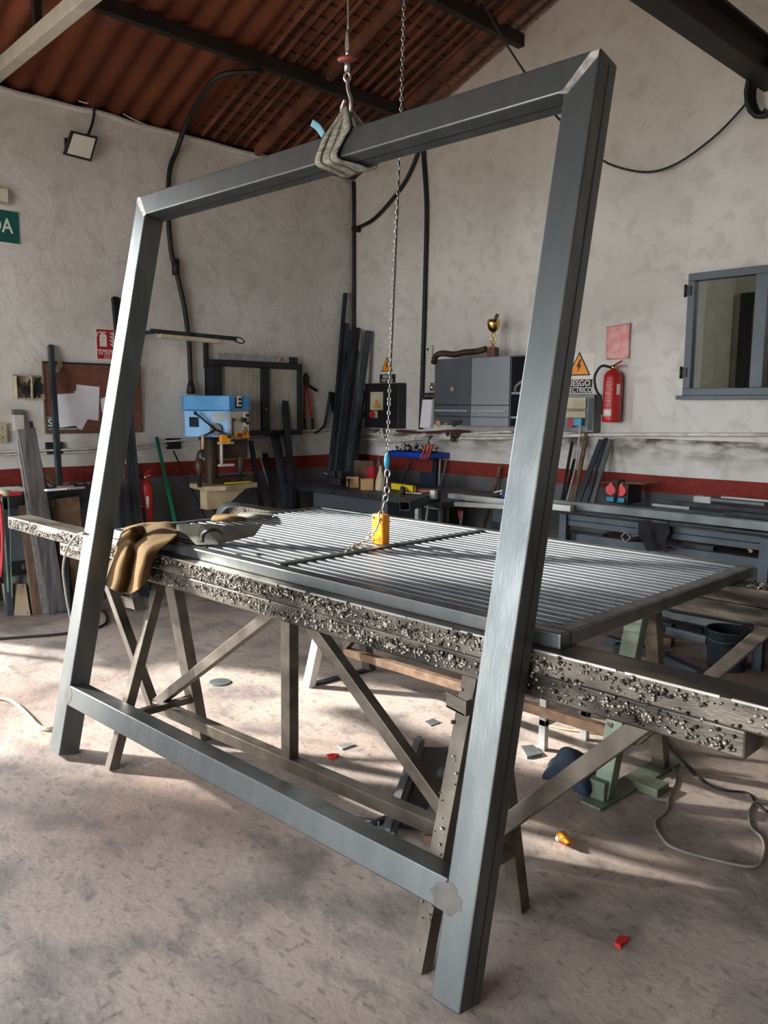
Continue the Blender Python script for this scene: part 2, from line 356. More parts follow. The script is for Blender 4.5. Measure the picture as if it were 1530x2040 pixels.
def floor_mat():
    m = bpy.data.materials.new('worn_concrete_floor'); m.use_nodes = True; nt = m.node_tree; N = nt.nodes; L = nt.links; b = N['Principled BSDF']
    tc = N.new('ShaderNodeTexCoord')
    def nz(sc, det=6, dist=0.0, st=None, rot=0):
        n = N.new('ShaderNodeTexNoise'); n.inputs['Scale'].default_value = sc; n.inputs['Detail'].default_value = det; n.inputs['Distortion'].default_value = dist
        if st:
            mp = N.new('ShaderNodeMapping'); mp.inputs['Scale'].default_value = st; mp.inputs['Rotation'].default_value = (0, 0, rot); L.new(tc.outputs['Object'], mp.inputs[0]); L.new(mp.outputs[0], n.inputs[0])
        else: L.new(tc.outputs['Object'], n.inputs[0])
        return n.outputs[0]
    def ramp(src, p0, p1, c0, c1):
        r = N.new('ShaderNodeValToRGB'); r.color_ramp.elements[0].position = p0; r.color_ramp.elements[1].position = p1
        r.color_ramp.elements[0].color = c0; r.color_ramp.elements[1].color = c1; L.new(src, r.inputs[0]); return r.outputs[0]
    def mix(fac, a, c, k=1.0):
        mu = N.new('ShaderNodeMath'); mu.operation = 'MULTIPLY'; L.new(fac, mu.inputs[0]); mu.inputs[1].default_value = k
        x = N.new('ShaderNodeMix'); x.data_type = 'RGBA'; L.new(mu.outputs[0], x.inputs[0])
        for s_, v in ((6, a), (7, c)):
            if isinstance(v, tuple): x.inputs[s_].default_value = v
            else: L.new(v, x.inputs[s_])
        return x.outputs[2]
    K = (0, 0, 0, 1); O = (1, 1, 1, 1)
    c = ramp(nz(1.1, 5), 0.35, 0.65, lin(156, 142, 134), lin(180, 167, 158))
    c = mix(ramp(nz(2.6, 9, 0.4), 0.50, 0.66, K, O), c, lin(112, 107, 106), 0.8)          # grey oily patches
    c = mix(ramp(nz(0.55, 3), 0.55, 0.7, K, O), c, lin(120, 92, 78), 0.55)                   # rust-red zones
    c = mix(ramp(nz(16, 9, 0.15, (1, 2.2, 1), 0.5), 0.58, 0.68, K, O), c, lin(92, 86, 82), 0.5)    # scuffs
    c = mix(ramp(nz(13, 11, 0.3, (2.2, 1, 1), 0.9), 0.60, 0.70, K, O), c, lin(86, 80, 77), 0.45)  # scrapes
    c = mix(ramp(nz(48, 6, 0.0), 0.68, 0.74, K, O), c, lin(58, 54, 52), 0.7)
    c = mix(ramp(nz(5, 10, 0.0, (1, 1.7, 1), 1.0), 0.56, 0.70, K, O), c, lin(96, 92, 92), 0.6)                          # pits
    c = mix(ramp(nz(4, 6, 1.0), 0.62, 0.75, K, O), c, lin(206, 194, 180), 0.5)
    L.new(c, b.inputs['Base Color'])
    b.inputs['Roughness'].default_value = 0.62; b.inputs['Specular IOR Level'].default_value = 0.35
    bp = N.new('ShaderNodeBump'); bp.inputs['Strength'].default_value = 0.4; bp.inputs['Distance'].default_value = 0.008
    L.new(nz(30, 10, 0.3), bp.inputs['Height']); L.new(bp.outputs[0], b.inputs['Normal'])
    return m
m_floor = floor_mat()

def roof_mat(name, tile):
    m = bpy.data.materials.new(name); m.use_nodes = True; nt = m.node_tree; N = nt.nodes; L = nt.links; b = N['Principled BSDF']; b.inputs['Roughness'].default_value = 0.85
    b.inputs['Specular IOR Level'].default_value = 0.2
    tc = N.new('ShaderNodeTexCoord'); n = N.new('ShaderNodeTexNoise'); n.inputs['Scale'].default_value = 1.6; n.inputs['Detail'].default_value = 6; L.new(tc.outputs['Object'], n.inputs[0])
    r = N.new('ShaderNodeValToRGB'); L.new(n.outputs[0], r.inputs[0]); r.color_ramp.elements[0].position = 0.3; r.color_ramp.elements[1].position = 0.7
    r.color_ramp.elements[0].color = lin(70, 40, 29) if tile else lin(92, 48, 34); r.color_ramp.elements[1].color = lin(108, 64, 44) if tile else lin(122, 67, 46)
    out = r.outputs[0]
    if tile:
        mp = N.new('ShaderNodeMapping'); L.new(tc.outputs['Object'], mp.inputs[0])
        br = N.new('ShaderNodeTexBrick'); L.new(mp.outputs[0], br.inputs[0]); br.inputs['Scale'].default_value = 1.0; br.offset = 0.0
        br.inputs['Brick Width'].default_value = 0.13; br.inputs['Row Height'].default_value = 0.26; br.inputs['Mortar Size'].default_value = 0.012; br.inputs['Mortar Smooth'].default_value = 0.4
        L.new(out, br.inputs['Color1']); L.new(out, br.inputs['Color2']); br.inputs['Mortar'].default_value = lin(52, 30, 24)
        out = br.outputs[0]
        bp = N.new('ShaderNodeBump'); bp.inputs['Strength'].default_value = 0.8; bp.inputs['Distance'].default_value = 0.02; L.new(br.outputs['Fac'], bp.inputs['Height']); bp.invert = True; L.new(bp.outputs[0], b.inputs['Normal'])
    L.new(out, b.inputs['Base Color']); return m
m_corr = roof_mat('corrugated_clay_roof', False); m_tile = roof_mat('ceramic_roof_boards', True)

# ------------------------------------------------------------------ the room
RS = 0.37; RZ0 = 4.02; RX = 5.4; XR = 10.8; YF = -9.6      # roof slope, eave height, ridge, right wall, front wall
def rz(x): return RZ0 + RS * (x if x < RX else 2 * RX - x)
mb = MB(); mb.box((-0.3, YF - 0.3, -0.2), (XR + 0.3, 2.2, 0)); struct('floor', mb, m_floor)
mb = MB(); mb.box((-60, -70, -0.24), (70, 40, -0.205)); struct('ground', mb, m_ground)
DY0, DY1, DZ = -6.78, -4.95, 3.9                             # doorway in the left wall, where the sun comes in
mb = MB(); mb.box((-0.3, DY1, 0), (0, 0.3, RZ0)); mb.box((-0.3, YF, 0), (0, DY0, RZ0)); mb.box((-0.3, DY0, DZ), (0, DY1, RZ0)); struct('wall_left', mb, m_wl)
WX0, WX1, WZ0, WZ1 = 3.87, 5.0, 1.70, 2.61                  # window in the back wall
def gable(x0, x1, z0, y0, y1, mb):
    xs = [x0] + ([RX] if x0 < RX < x1 else []) + [x1]
    pts = [(x0, y0, z0), (x1, y0, z0)] + [(x, y0, rz(x)) for x in reversed(xs)]
    mb.prism(pts, (0, y1 - y0, 0))
mb = MB(); gable(0, WX0, 0, 0, 0.25, mb); gable(WX0, WX1, WZ1, 0, 0.25, mb); mb.box((WX0, 0, 0), (WX1, 0.25, WZ0)); gable(WX1, XR, 0, 0, 0.25, mb); struct('wall_back', mb, m_wb)
mb = MB(); mb.box((XR, YF, 0), (XR + 0.25, 0.25, RZ0)); struct('wall_right', mb, m_wl)
FX0, FX1, FZ = 2.3, 6.6, 3.3
mb = MB(); gable(0, FX0, 0, YF - 0.25, YF, mb); gable(FX0, FX1, FZ, YF - 0.25, YF, mb); gable(FX1, XR, 0, YF - 0.25, YF, mb); struct('wall_front', mb, m_wl)
# roof: corrugated sheets up to y=-1.95, ceramic boards beyond
def corrug(x0, x1, y0, y1, amp=0.021, pitch=0.20):
    mb = MB(); n = int((y1 - y0) / (pitch / 8)); A = []
    for i in range(n + 1):
        y = y0 + (y1 - y0) * i / n; dz = amp * math.cos(2 * math.pi * y / pitch)
        A.append([(x, y, rz(x) + dz + 0.03) for x in (x0, x1)])
    mb.sheet(A, 0.012); return mb
mb = corrug(-0.35, RX, YF - 0.3, -1.95); struct('ceiling', mb, m_corr)
mb = MB(); mb.sheet([[(-0.35, -1.95, rz(-0.35) + .05), (-0.35, 0.3, rz(-.35) + .05)], [(RX, -1.95, rz(RX) + .05), (RX, 0.3, rz(RX) + .05)]], 0.03); struct('ceiling_boards', mb, m_tile)
mb = MB(); mb.sheet([[(RX, YF - .3, rz(RX) + .04), (RX, 0.3, rz(RX) + .04)], [(XR + .35, YF - .3, rz(XR + .35) + .04), (XR + .35, 0.3, rz(XR + .35) + .04)]], 0.03); struct('ceiling_right', mb, m_corr)
# purlins along the room, rafters up the slope, tie beams across
k = 1
for x in (1.1, 2.2, 3.3, 4.4, 5.4, 6.6, 7.8, 9.0):
    w = 0.07; mb = MB(); mb.box((x - w / 2, YF, rz(x) - 0.12), (x + w / 2, -0.0, rz(x) - 0.015)); struct('trim_%d' % k, mb, m_beam if x > 0.5 else m_rbrown, 0.004); k += 1
for y in (-1.30, -0.35):                       # rafters under the ceramic boards
    mb = MB(); mb.bar((0.05, y, rz(0.05) - 0.02), (RX - .02, y, rz(RX) - 0.02), 0.06, 0.07, (0, 1, 0)); struct('trim_%d' % k, mb, m_rbrown, 0.004); k += 1
mb = MB()
for i in range(17):                                          # thin battens carrying the boards
    y = -1.9 + i * 0.115; mb.bar((0.05, y, rz(0.05) + 0.01), (RX - .02, y, rz(RX) + 0.01), 0.014, 0.03, (0, 1, 0))
struct('trim_%d' % k, mb, m_rbrown); k += 1
mb = MB()
for y in (-3.72, -7.6):
    mb.bar((0.0, y, 4.06), (XR, y, 4.06), 0.085, 0.10, (0, 1, 0))
struct('trim_%d' % k, mb, m_tie, 0.004); k += 1
p = onx(92, 60, 0.95)
mb = MB(); mb.box((0.93, -3.74, 4.1), (0.985, -3.69, rz(.95) - 0.02)); struct('trim_%d' % k, mb, m_beam); k += 1
mb = MB()                                                    # mortar fillet along the eave
pts = []
for i in range(60):
    y = -9.3 + i * 9.2 / 59; pts.append((0.015, y, RZ0 - 0.02 + 0.03 * noise.noise(V(y * 3, 0, 0))))
mb.tube(pts, 0.03, 6, 1)
struct('trim_%d' % k, mb, m_wl); k += 1
# black I-shaped runway beam ending in the back wall, upper right
mb = MB()
bx, bz0, bz1 = 4.40, 3.80, 4.03
mb.box((bx - .075, YF, bz0), (bx + .075, 0, bz0 + .018)); mb.box((bx - .075, YF, bz1 - .018), (bx + .075, 0, bz1)); mb.box((bx - .008, YF, bz0 + .018), (bx + .008, 0, bz1 - .018))
struct('trim_%d' % k, mb, m_beam); k += 1
mb = MB(); mb.box((bx - .10, -6.0, bz0 + .03), (bx - .078, -0.25, bz0 + .055)); struct('trim_%d' % k, mb, m_green); k += 1

# window in the back wall, an office behind it
wt = MB()
fr = 0.055
wt.box((WX0, -0.05, WZ0), (WX1, 0.02, WZ0 + fr)); wt.box((WX0, -0.05, WZ1 - fr), (WX1, 0.02, WZ1)); wt.box((WX0, -0.05, WZ0 + fr), (WX0 + fr, 0.02, WZ1 - fr)); wt.box((WX1 - fr, -0.05, WZ0 + fr), (WX1, 0.02, WZ1 - fr))
MX = 4.42
wt.box((MX - .045, -0.055, WZ0 + fr), (MX + .045, 0.02, WZ1 - fr))
win = struct('window_1', wt, m_fence, 0.004)
mb = MB(); mb.box((WX0 + fr, -0.015, WZ0 + fr), (MX - .045, -0.009, WZ1 - fr)); part('pane', mb, m_glass, win)
mb = MB(); mb.box((MX + .045, -0.015, WZ0 + fr), (WX1 - fr, -0.009, WZ1 - fr)); part('pane', mb, m_glass, win)
mb = MB(); mb.box((WX0 - .04, -0.075, WZ0 - .03), (WX1 + .04, 0.0, WZ0)); part('window_sill', mb, m_fence, win, bev=.004)
for z in (WZ0 + .13, WZ1 - .17):
    mb = MB(); mb.cyl((WX0 - .012, -.06, z), (WX0 - .012, -.06, z + .09), .012, seg=10); mb.box((WX0 - .012, -.062, z + .01), (WX0 + .03, -.05, z + .08)); part('hinge', mb, m_blackp, win)
mb = MB(); mb.box((3.3, 2.1, 0), (6.2, 2.2, 3.0)); mb.box((3.2, 0.25, 0), (3.3, 2.2, 3.0)); mb.box((6.2, 0.25, 0), (6.3, 2.2, 3.0)); mb.box((3.2, 0.25, 3.0), (6.3, 2.2, 3.1)); struct('wall_office', mb, m_room)
dl = thing('office_door', 'brown door in dark frame seen through the window panes', 'door', (3.75, 2.0, 0))
mb = MB(); mb.box((3.38, 2.04, 0), (3.5, 2.1, 2.6)); mb.box((4.3, 2.04, 0), (4.4, 2.1, 2.6)); mb.box((3.38, 2.04, 2.6), (4.4, 2.1, 2.72)); part('door_frame', mb, m_dark, dl, bev=.004)
mb = MB(); mb.box((3.5, 2.06, 0), (4.3, 2.09, 2.6)); part('door_leaf', mb, m_brick, dl)
od = bpy.data.lights.new('office_fill_light', 'POINT'); oo = bpy.data.objects.new('office_fill_light', od); COL.objects.link(oo); oo.location = (5.2, 1.2, 2.8); od.energy = 9; od.shadow_soft_size = 0.15  # unseen lamp, added to light the office
mb = MB(); mb.cyl((5.2, 1.2, 2.96), (5.2, 1.2, 3.0), .16); struct('added_office_lamp', mb, m_lens)  # disc above the added office lamp

# ------------------------------------------------------------------ leaning steel frame
LEAN = rad(12); FA = math.atan2(0.140, 2.36)
fx = V(math.cos(FA), math.sin(FA), 0); fy0 = V(-math.sin(FA), math.cos(FA), 0)
fz = (V(0, 0, 1) * math.cos(LEAN) + fy0 * math.sin(LEAN)); fy = (fy0 * math.cos(LEAN) - V(0, 0, 1) * math.sin(LEAN))
FO = V(3.205, -4.700, 0.0205); FW, FH, TW, TD = 2.378, 2.60, 0.098, 0.098
def FL(x, y, z): return FO + fx * x + fy * y + fz * z
frame = thing('steel_gate', 'tall rectangular steel tube gate frame leaning on the near trestle, hung from a sling', 'gate frame', FO)
def tubebar(ends, along_z):
    """double tube profile with a seam line between the two tubes; ends = (front quad outline) in frame coords"""
    mb = MB()
    mb.prism([FL(a, 0, c) for a, c in ends], fy * TD)
    return mb
def seambar(p, q, n):
    mb = MB(); a = FL(*p); b_ = FL(*q); w = fy * .0035
    mb.hexa([a - w, a + w, b_ + w, b_ - w, a - w + n * .0007, a + w + n * .0007, b_ + w + n * .0007, b_ - w + n * .0007]); return mb
bars = {'left_post': [(0, 0), (TW, 0), (TW, FH - TW), (0, FH)], 'right_post': [(FW - TW, 0), (FW, 0), (FW, FH), (FW - TW, FH - TW)],
        'top_bar': [(TW, FH - TW), (FW - TW, FH - TW), (FW, FH), (0, FH)], 'lower_bar': [(TW, 0.232), (FW - TW, 0.232), (FW - TW, 0.321), (TW, 0.321)]}
for nm, e in bars.items():
    o = part({'left_post': 'post', 'right_post': 'post'}.get(nm, nm), tubebar(e, True), m_steel, frame, bev=0.005)
    if nm == 'right_post': part('seam', seambar((FW, TD * .55, .01), (FW, TD * .55, FH - .02), fx), m_seam, o, 'dark seam line along the outer side')
    if nm == 'top_bar': part('seam', seambar((TW + .01, TD * .55, FH - TW), (FW - TW - .01, TD * .55, FH - TW), -fz), m_seam, o, 'dark seam line along the underside')
def patch(pts, y=-0.0008):
    mb = MB(); mb.prism([FL(a, y, c) for a, c in pts], fy * 0.0018); return mb
part('weld_patch', patch([(FW - TW - .012, FH - TW - .003), (FW - TW + .012, FH - TW - .008), (FW - .005, FH - .025), (FW - .004, FH - .004), (FW - .03, FH - .005)]), m_weld, frame, 'ground mitre weld at the top right corner')
part('weld_patch', patch([(TW + .012, FH - TW - .003), (TW - .012, FH - TW - .008), (.005, FH - .025), (.004, FH - .004), (.03, FH - .005)]), m_weld, frame, 'ground mitre weld at the top left corner')
def disc(cx, cz, rx, rz_, n=18): return [(cx + rx * math.cos(2 * math.pi * i / n) * (1 + .15 * math.sin(i * 2.3)), cz + rz_ * math.sin(2 * math.pi * i / n) * (1 + .12 * math.cos(i * 1.7))) for i in range(n)]
m_weld2 = mat('ground_weld_dull', lin(104, 101, 99), lin(88, 86, 84), rough=0.36, metal=0.8, scale=20)
part('weld_patch', patch(disc(FW - TW + .005, 0.27, .05, .042)), m_weld2, frame, 'dull ground weld at the right end of the lower bar')
part('weld_patch', patch(disc(TW + .0, 0.275, .032, .04)), m_weld2, frame, 'dull ground weld at the left end of the lower bar')

# ------------------------------------------------------------------ trestles and beams
def yF(x): return -4.262 + (x - 5.43) * 0.040        # front face line of the near trestle
BT, BM, BB = 0.944, 0.875, 0.806
def spatter(face, n, rmin, rmax, seedv, dens=None):
    """weld spatter: drops stuck on a face; face(u, v) -> point, normal"""
    rnd = random.Random(seedv); mb = MB(); i = 0
    while i < n:
        u = rnd.random(); v = rnd.random()
        if dens and rnd.random() > dens(u, v): continue
        p, nn = face(u, v); r = rmin + (rmax - rmin) * (0.75 + 0.6 * u) * rnd.random() ** 1.8
        mb.ball(p + nn * r * 0.7, r, 1, (1, rnd.uniform(.8, 1.3), rnd.uniform(.8, 1.15)))
        if rnd.random() < 0.12: mb.ball(p + nn * r * 1.3 + V(rnd.uniform(-r, r), 0, rnd.uniform(-r, r)), r * .75, 1)
        i += 1
    return mb
def clump(sc, off):
    def d(u, v):
        k = 0.5 + 0.9 * noise.noise(V(u * sc + off, v * 1.6, off)); e = 1 - abs(v - 0.47) * 1.9
        return max(0.0, min(1, k)) * max(0, e)
    return d
ang1 = math.atan(0.040); n1 = V(math.sin(ang1), -math.cos(ang1), 0)
sb = thing('steel_beam', 'long flat steel tube crusted with weld spatter, lying on the near trestle', 'beam', (1.93, yF(1.93), BM))
mb = MB(); X0, X1 = 1.93, 6.75
mb.hexa([(X0, yF(X0), BM), (X1, yF(X1), BM), (X1 - .005, yF(X1) + .13, BM), (X0 - .005, yF(X0) + .13, BM), (X0, yF(X0), BT), (X1, yF(X1), BT), (X1 - .005, yF(X1) + .13, BT), (X0 - .005, yF(X0) + .13, BT)])
part('tube', mb, m_old, sb, bev=0.006)
def f1(u, v):
    x = X0 + .02 + u * (6.6 - X0); return V(x, yF(x), BM + .004 + v * .064), n1
part('spatter', spatter(f1, 3700, .0018, .0056, 3, clump(14, 2.0)), m_spat, sb, stuff=True)
mb = MB(); rnd = random.Random(2); xx = X0 + .02
while xx < 6.7:
    l_ = rnd.uniform(.06, .3); mb.bar((xx, yF(xx) + .001, BT - .0015), (xx + l_, yF(xx + l_) + .001, BT - .0015), .006, .006); xx += l_ + rnd.uniform(.0, .03)
part('worn_edge', mb, m_chain, sb, 'bright worn top edge')
t1 = thing('trestle', 'near steel welding trestle with braced legs, right behind the leaning frame', 'trestle', (4.45, yF(4.45), 0))
mb = MB(); X0b, X1b = 2.60, 6.13; e = .004
mb.hexa([(X0b, yF(X0b) + e, BB), (X1b, yF(X1b) + e, BB), (X1b, yF(X1b) + .125, BB), (X0b, yF(X0b) + .125, BB), (X0b, yF(X0b) + e, BM), (X1b, yF(X1b) + e, BM), (X1b, yF(X1b) + .125, BM), (X0b, yF(X0b) + .125, BM)])
tr = part('top_rail', mb, m_old, t1, bev=0.006)
def f2(u, v):
    x = X0b + .02 + u * (X1b - X0b - .04); return V(x, yF(x) + e, BB + .01 + v * .058), n1
part('spatter', spatter(f2, 1900, .0018, .0056, 5, clump(9, 7.3)), m_spat, tr, stuff=True)
def leg(par, foot, top, w, h, m, side=(0, 1, 0)):
    mb = MB(); mb.bar(foot, top, w, h, side); return part('leg', mb, m, par, bev=.003)
def yc(x): return yF(x) + 0.065
leg(t1, (3.548, -4.560, 0), (3.56, yc(3.55) - .035, BB), .045, .045, m_tres)
nr_ = leg(t1, (5.368, -4.488, 0), (5.335, yc(5.4) - .035, BB), .048, .055, m_tres)
leg(t1, (3.53, -4.095, 0), (3.55, yc(3.55) + .035, BB), .05, .085, m_tres)
leg(t1, (5.39, -4.045, 0), (5.345, yc(5.4) + .035, BB), .045, .05, m_tres)
def rail(par, p, q, w, h, m, name='brace', side=(0, 1, 0)):
    mb = MB(); mb.bar(p, q, w, h, side); return part(name, mb, m, par, bev=.003)
rail(t1, (3.43, yc(3.43), .19), (5.38, yc(5.38), .262), .05, .05, m_tres, 'stretcher')
for x in (3.545, 5.385):
    rail(t1, (x, -4.50 if x < 4 else -4.44, .22), (x, -4.14 if x < 4 else -4.09, .22), .04, .03, m_tres, 'cross_bar', (1, 0, 0))
rail(t1, (4.425, yc(4.43), .24), (4.43, yc(4.43), BB), .045, .055, m_tres)
rail(t1, (3.44, yc(3.44), .20), (4.34, yc(4.34), .81), .04, .045, m_tres)
rail(t1, (4.55, yc(4.57), .81), (5.26, yc(5.28), .28), .04, .05, m_tres)
rail(t1, (3.43, yc(3.44) - .01, .18), (2.93, yc(2.93), .815), .045, .045, m_tres)
rail(t1, (5.33, yc(5.33), .25), (5.87, yc(5.86), .815), .045, .05, m_tres)
for (A_, B_, C_, D_, yy) in (((888, 1377), (926, 1397), (925, 1427), (889, 1408), -4.375), ((240, 1187), (262, 1191), (268, 1217), (250, 1212), -4.43)):
    q_ = [ony(p_[0], p_[1], yy) for p_ in (A_, B_, C_, D_)]; mb = MB(); mb.prism(q_, (0, .005, 0)); dz_ = V(0, .055, 0); mb.hexa([q_[2], q_[2] + V(.005, 0, 0), q_[2] + V(.005, 0, 0) + dz_, q_[2] + dz_, q_[1], q_[1] + V(.005, 0, 0), q_[1] + V(.005, 0, 0) + dz_, q_[1] + dz_]); mb.hexa([q_[3], q_[2], q_[2] + dz_, q_[3] + dz_, q_[3] + V(0, 0, .005), q_[2] + V(0, 0, .005), q_[2] + dz_ + V(0, 0, .005), q_[3] + dz_ + V(0, 0, .005)])
    part('bracket', mb, m_old, t1)
def f3(u, v):
    z = .02 + u * .75; k = z / BB
    return V(5.368 - .033 * k - .026 + v * .05, -4.515 + (yc(5.4) - .035 + 4.488) * k, z), n1
part('spatter', spatter(f3, 26, .003, .006, 8), m_spat, nr_, stuff=True)

# far trestle
y2 = lambda x: -3.0 + (x - 4.2) * 0.02
t2 = thing('trestle', 'far steel trestle with green legs and wide floor plates, under the grating', 'trestle', (4.25, y2(4.25), 0))
mb = MB(); mb.hexa([(2.7, y2(2.7) - .06, BB), (5.95, y2(5.95) - .06, BB), (5.95, y2(5.95) + .06, BB), (2.7, y2(2.7) + .06, BB), (2.7, y2(2.7) - .06, BM), (5.95, y2(5.95) - .06, BM), (5.95, y2(5.95) + .06, BM), (2.7, y2(2.7) + .06, BM)])
part('top_rail', mb, m_old, t2, bev=.006)
leg(t2, (3.30, -3.255, 0), (3.32, y2(3.3) - .03, BB), .05, .06, m_whites)  # near left leg in white: the sunlight on it put into its colour
leg(t2, (3.32, -2.80, 0), (3.34, y2(3.3) + .03, BB), .05, .07, m_tres)
leg(t2, (5.18, -3.20, .012), (5.20, y2(5.2) - .03, BB), .055, .075, m_green)
leg(t2, (5.20, -2.75, .012), (5.22, y2(5.2) + .03, BB), .05, .06, m_tres)
rail(t2, (3.35, y2(3.35), .17), (5.2, y2(5.2), .20), .045, .045, m_rust, 'stretcher')  # stretcher in rust tone: the orange light on it put into its colour
rail(t2, (5.2, y2(5.2), .2), (5.72, y2(5.7), .815), .045, .05, m_tres)
rail(t2, (3.35, y2(3.3), .2), (3.95, y2(4), .815), .045, .045, m_tres)
rail(t2, (3.30, -3.27, .006), (3.33, -2.78, .006), .05, .012, m_dark, 'floor_plate', (1, 0, 0))
rail(t2, (5.18, -3.30, .006), (5.2, -2.66, .006), .10, .012, m_green, 'floor_plate', (1, 0, 0))
mb = MB(); mb.box((5.13, -3.245, .012), (5.21, -3.16, .09)); part('foot', mb, m_green, t2, bev=.003)
mb = MB(); mb.box((5.22, -3.03, .0), (5.33, -2.93, .035)); part('foot_block', mb, m_green, t2, bev=.003)
rail(t2, (5.17, -3.16, .30), (5.2, -2.82, .30), .03, .03, m_tres, 'cross_bar', (1, 0, 0))
sb2 = thing('steel_beam', 'steel tube with heaped weld spatter lying on the far trestle', 'beam', (2.26, y2(2.26), BM))
mb = MB(); xa, xb = 2.26, 6.5
mb.hexa([(xa, y2(xa) - .065, BM), (xb, y2(xb) - .065, BM), (xb, y2(xb) + .065, BM), (xa, y2(xa) + .065, BM), (xa, y2(xa) - .065, BT), (xb, y2(xb) - .065, BT), (xb, y2(xb) + .065, BT), (xa, y2(xa) + .065, BT)])
part('tube', mb, m_old, sb2, bev=.006)
def f4(u, v):
    x = 5.62 + u * .3; return V(x, y2(x) - .06 + v * .11, BT), V(0, 0, 1)
s4 = spatter(f4, 330, .003, .008, 11)
def f5(u, v):
    x = xa + .02 + u * .5; return V(x, y2(x) - .065, BM + .01 + v * .05), V(0, -1, 0)
rnd = random.Random(4)
for i in range(160):
    p, nn = f5(rnd.random(), rnd.random()); s4.ball(p + nn * .002, rnd.uniform(.002, .005), 1)
part('spatter', s4, m_spat, sb2, stuff=True)

# ------------------------------------------------------------------ grating on the trestles
GA = rad(1.7); g0 = V(3.045, -4.292, BT); gx = V(math.cos(GA), math.sin(GA), 0); gy = V(-math.sin(GA), math.cos(GA), 0); GW, GD, GT = 2.575, 1.385, 0.046
def G(x, y, z=0): return g0 + gx * x + gy * y + V(0, 0, z)
gr = thing('steel_grating', 'large two-bay steel bar grating panel lying across both trestles', 'grating', g0)
def gbox(x0, y0, x1, y1, z0, z1):
    mb = MB(); mb.hexa([G(x0, y0, z0), G(x1, y0, z0), G(x1, y1, z0), G(x0, y1, z0), G(x0, y0, z1), G(x1, y0, z1), G(x1, y1, z1), G(x0, y1, z1)]); return mb
r = 0.05
for (a, b_, c, d) in ((0, 0, GW, r), (0, GD - r, GW, GD), (0, r, r, GD - r), (GW - r, r, GW, GD - r)):
    mb = gbox(a, b_, c, d, 0, GT)
    part('frame_bar', mb, m_steel, gr, bev=.006)
for (a, b_, c, d) in ((.05, .05, GW - .05, .066), (.05, GD - .066, GW - .05, GD - .05)):
    part('inner_lip', gbox(a, b_, c, d, .01, GT - .012), m_steelx, gr, bev=.002)
part('middle_bar', gbox(GW * .492 - .02, r, GW * .492 + .02, GD - r, .0, GT + .001), m_steel, gr, bev=.003)
nb = 26; pit = (GD - 2 * .066) / nb
for (xa_, xb_) in ((r, GW * .492 - .02), (GW * .492 + .02, GW - r)):
    mb = MB()
    for i in range(nb):
        y = .066 + pit * (i + .5); w = .0112
        mb.hexa([G(xa_, y - w, GT - .02), G(xb_, y - w, GT - .02), G(xb_, y + w, GT - .02), G(xa_, y + w, GT - .02), G(xa_, y - w, GT - .006), G(xb_, y - w, GT - .006), G(xb_, y + w, GT - .006), G(xa_, y + w, GT - .006)])
    part('bar_panel', mb, m_steelx, gr, bev=.002)
GZ = BT + GT

# ------------------------------------------------------------------ hoist, sling

sx_ = None
for k_ in range(4000):
    pass_x = k_ * FW / 4000; q = FL(pass_x, 0, FH - TW * .5) - CAM
    if 765 + F * q.dot(cr) / q.dot(cf) > 668: sx_ = pass_x; break
ct = FL(sx_, TD / 2, FH)
sl = thing('lifting_sling', 'grey webbing sling wrapped round the top bar of the leaning frame', 'sling', ct)
def loop(off, slant, gap, w=0.05, hz=0.105):
    # closed strap: round the tube, meeting at the hook above
    cx = sx_ + off; pts = []
    hook = V(ct.x, ct.y, ct.z + hz)
    def FLz(a, b, c): return FL(a, b, c)
    s1 = [FLz(cx + slant * .6, -gap, FH - .01), FLz(cx + slant * .2, -gap, FH - TW * .5), FLz(cx, -gap, FH - TW - gap * .6), FLz(cx + slant * .6, TD * .5, FH - TW - gap), FLz(cx + slant, TD + gap, FH - TW - gap * .5), FLz(cx + slant, TD + gap, FH - .01)]
    P = [hook + V(0, -.008, 0)] + [hook.lerp(s1[0], .55) + fy * -.002] + s1 + [hook.lerp(s1[-1], .55)] + [hook + V(0, .008, 0)]
    P = catmull(P, 4)
    rows = [[p - fx * (w / 2 * min(1, .5 + 6 * (p - hook).length)), p, p + fx * (w / 2 * min(1, .5 + 6 * (p - hook).length))] for p in P]
    return rows
for (o_, s_, g_, w_) in ((-.046, .02, .006, .036), (-.020, .035, .011, .036), (.008, .05, .007, .034), (-.062, .04, .014, .028), (.02, .07, .013, .032)):
    mb = MB(); mb.sheet(loop(o_, s_, g_, w_), .005); part('strap', mb, m_sling, sl)
c0 = FL(sx_ - .055, -.02, FH + .005)
mb = MB(); mb.sheet(refine([[c0 + V(-.008, 0, -.02), c0 + V(0.012, 0, -.006)], [c0 + V(-.028, -.006, .008), c0 + V(-.008, -.006, .024)], [c0 + V(-.056, -.012, .03), c0 + V(-.042, -.012, .048)]], 3), .003); part('strap_end', mb, m_slingblue, sl, 'frayed light blue end of the sling')
hk = V(ct.x, ct.y, ct.z + .115)
ho = thing('hoist_hook', 'steel hook with red disc on the wire rope above the frame', 'hook', hk)
def chainlinks(a, b, ll, rr, wr, mb, ph=0):
    a = Vector(a); b = Vector(b); L_ = (b - a).length; n = max(1, int(L_ / (ll * .78))); d = (b - a).normalized(); s_ = d.orthogonal().normalized(); t_ = d.cross(s_)
    for i in range(n):
        c = a + (b - a) * ((i + .5) / n); u = s_ if (i + ph) % 2 == 0 else t_
        h = ll / 2 - wr; P = [c + d * (h * math.cos(t)) * 1.0 + u * (rr * math.sin(t)) for t in [2 * math.pi * k / 10 for k in range(10)]]
        mb.tube(P, wr, 6, 1, closed=True)
    return mb
mb = MB(); c = hk
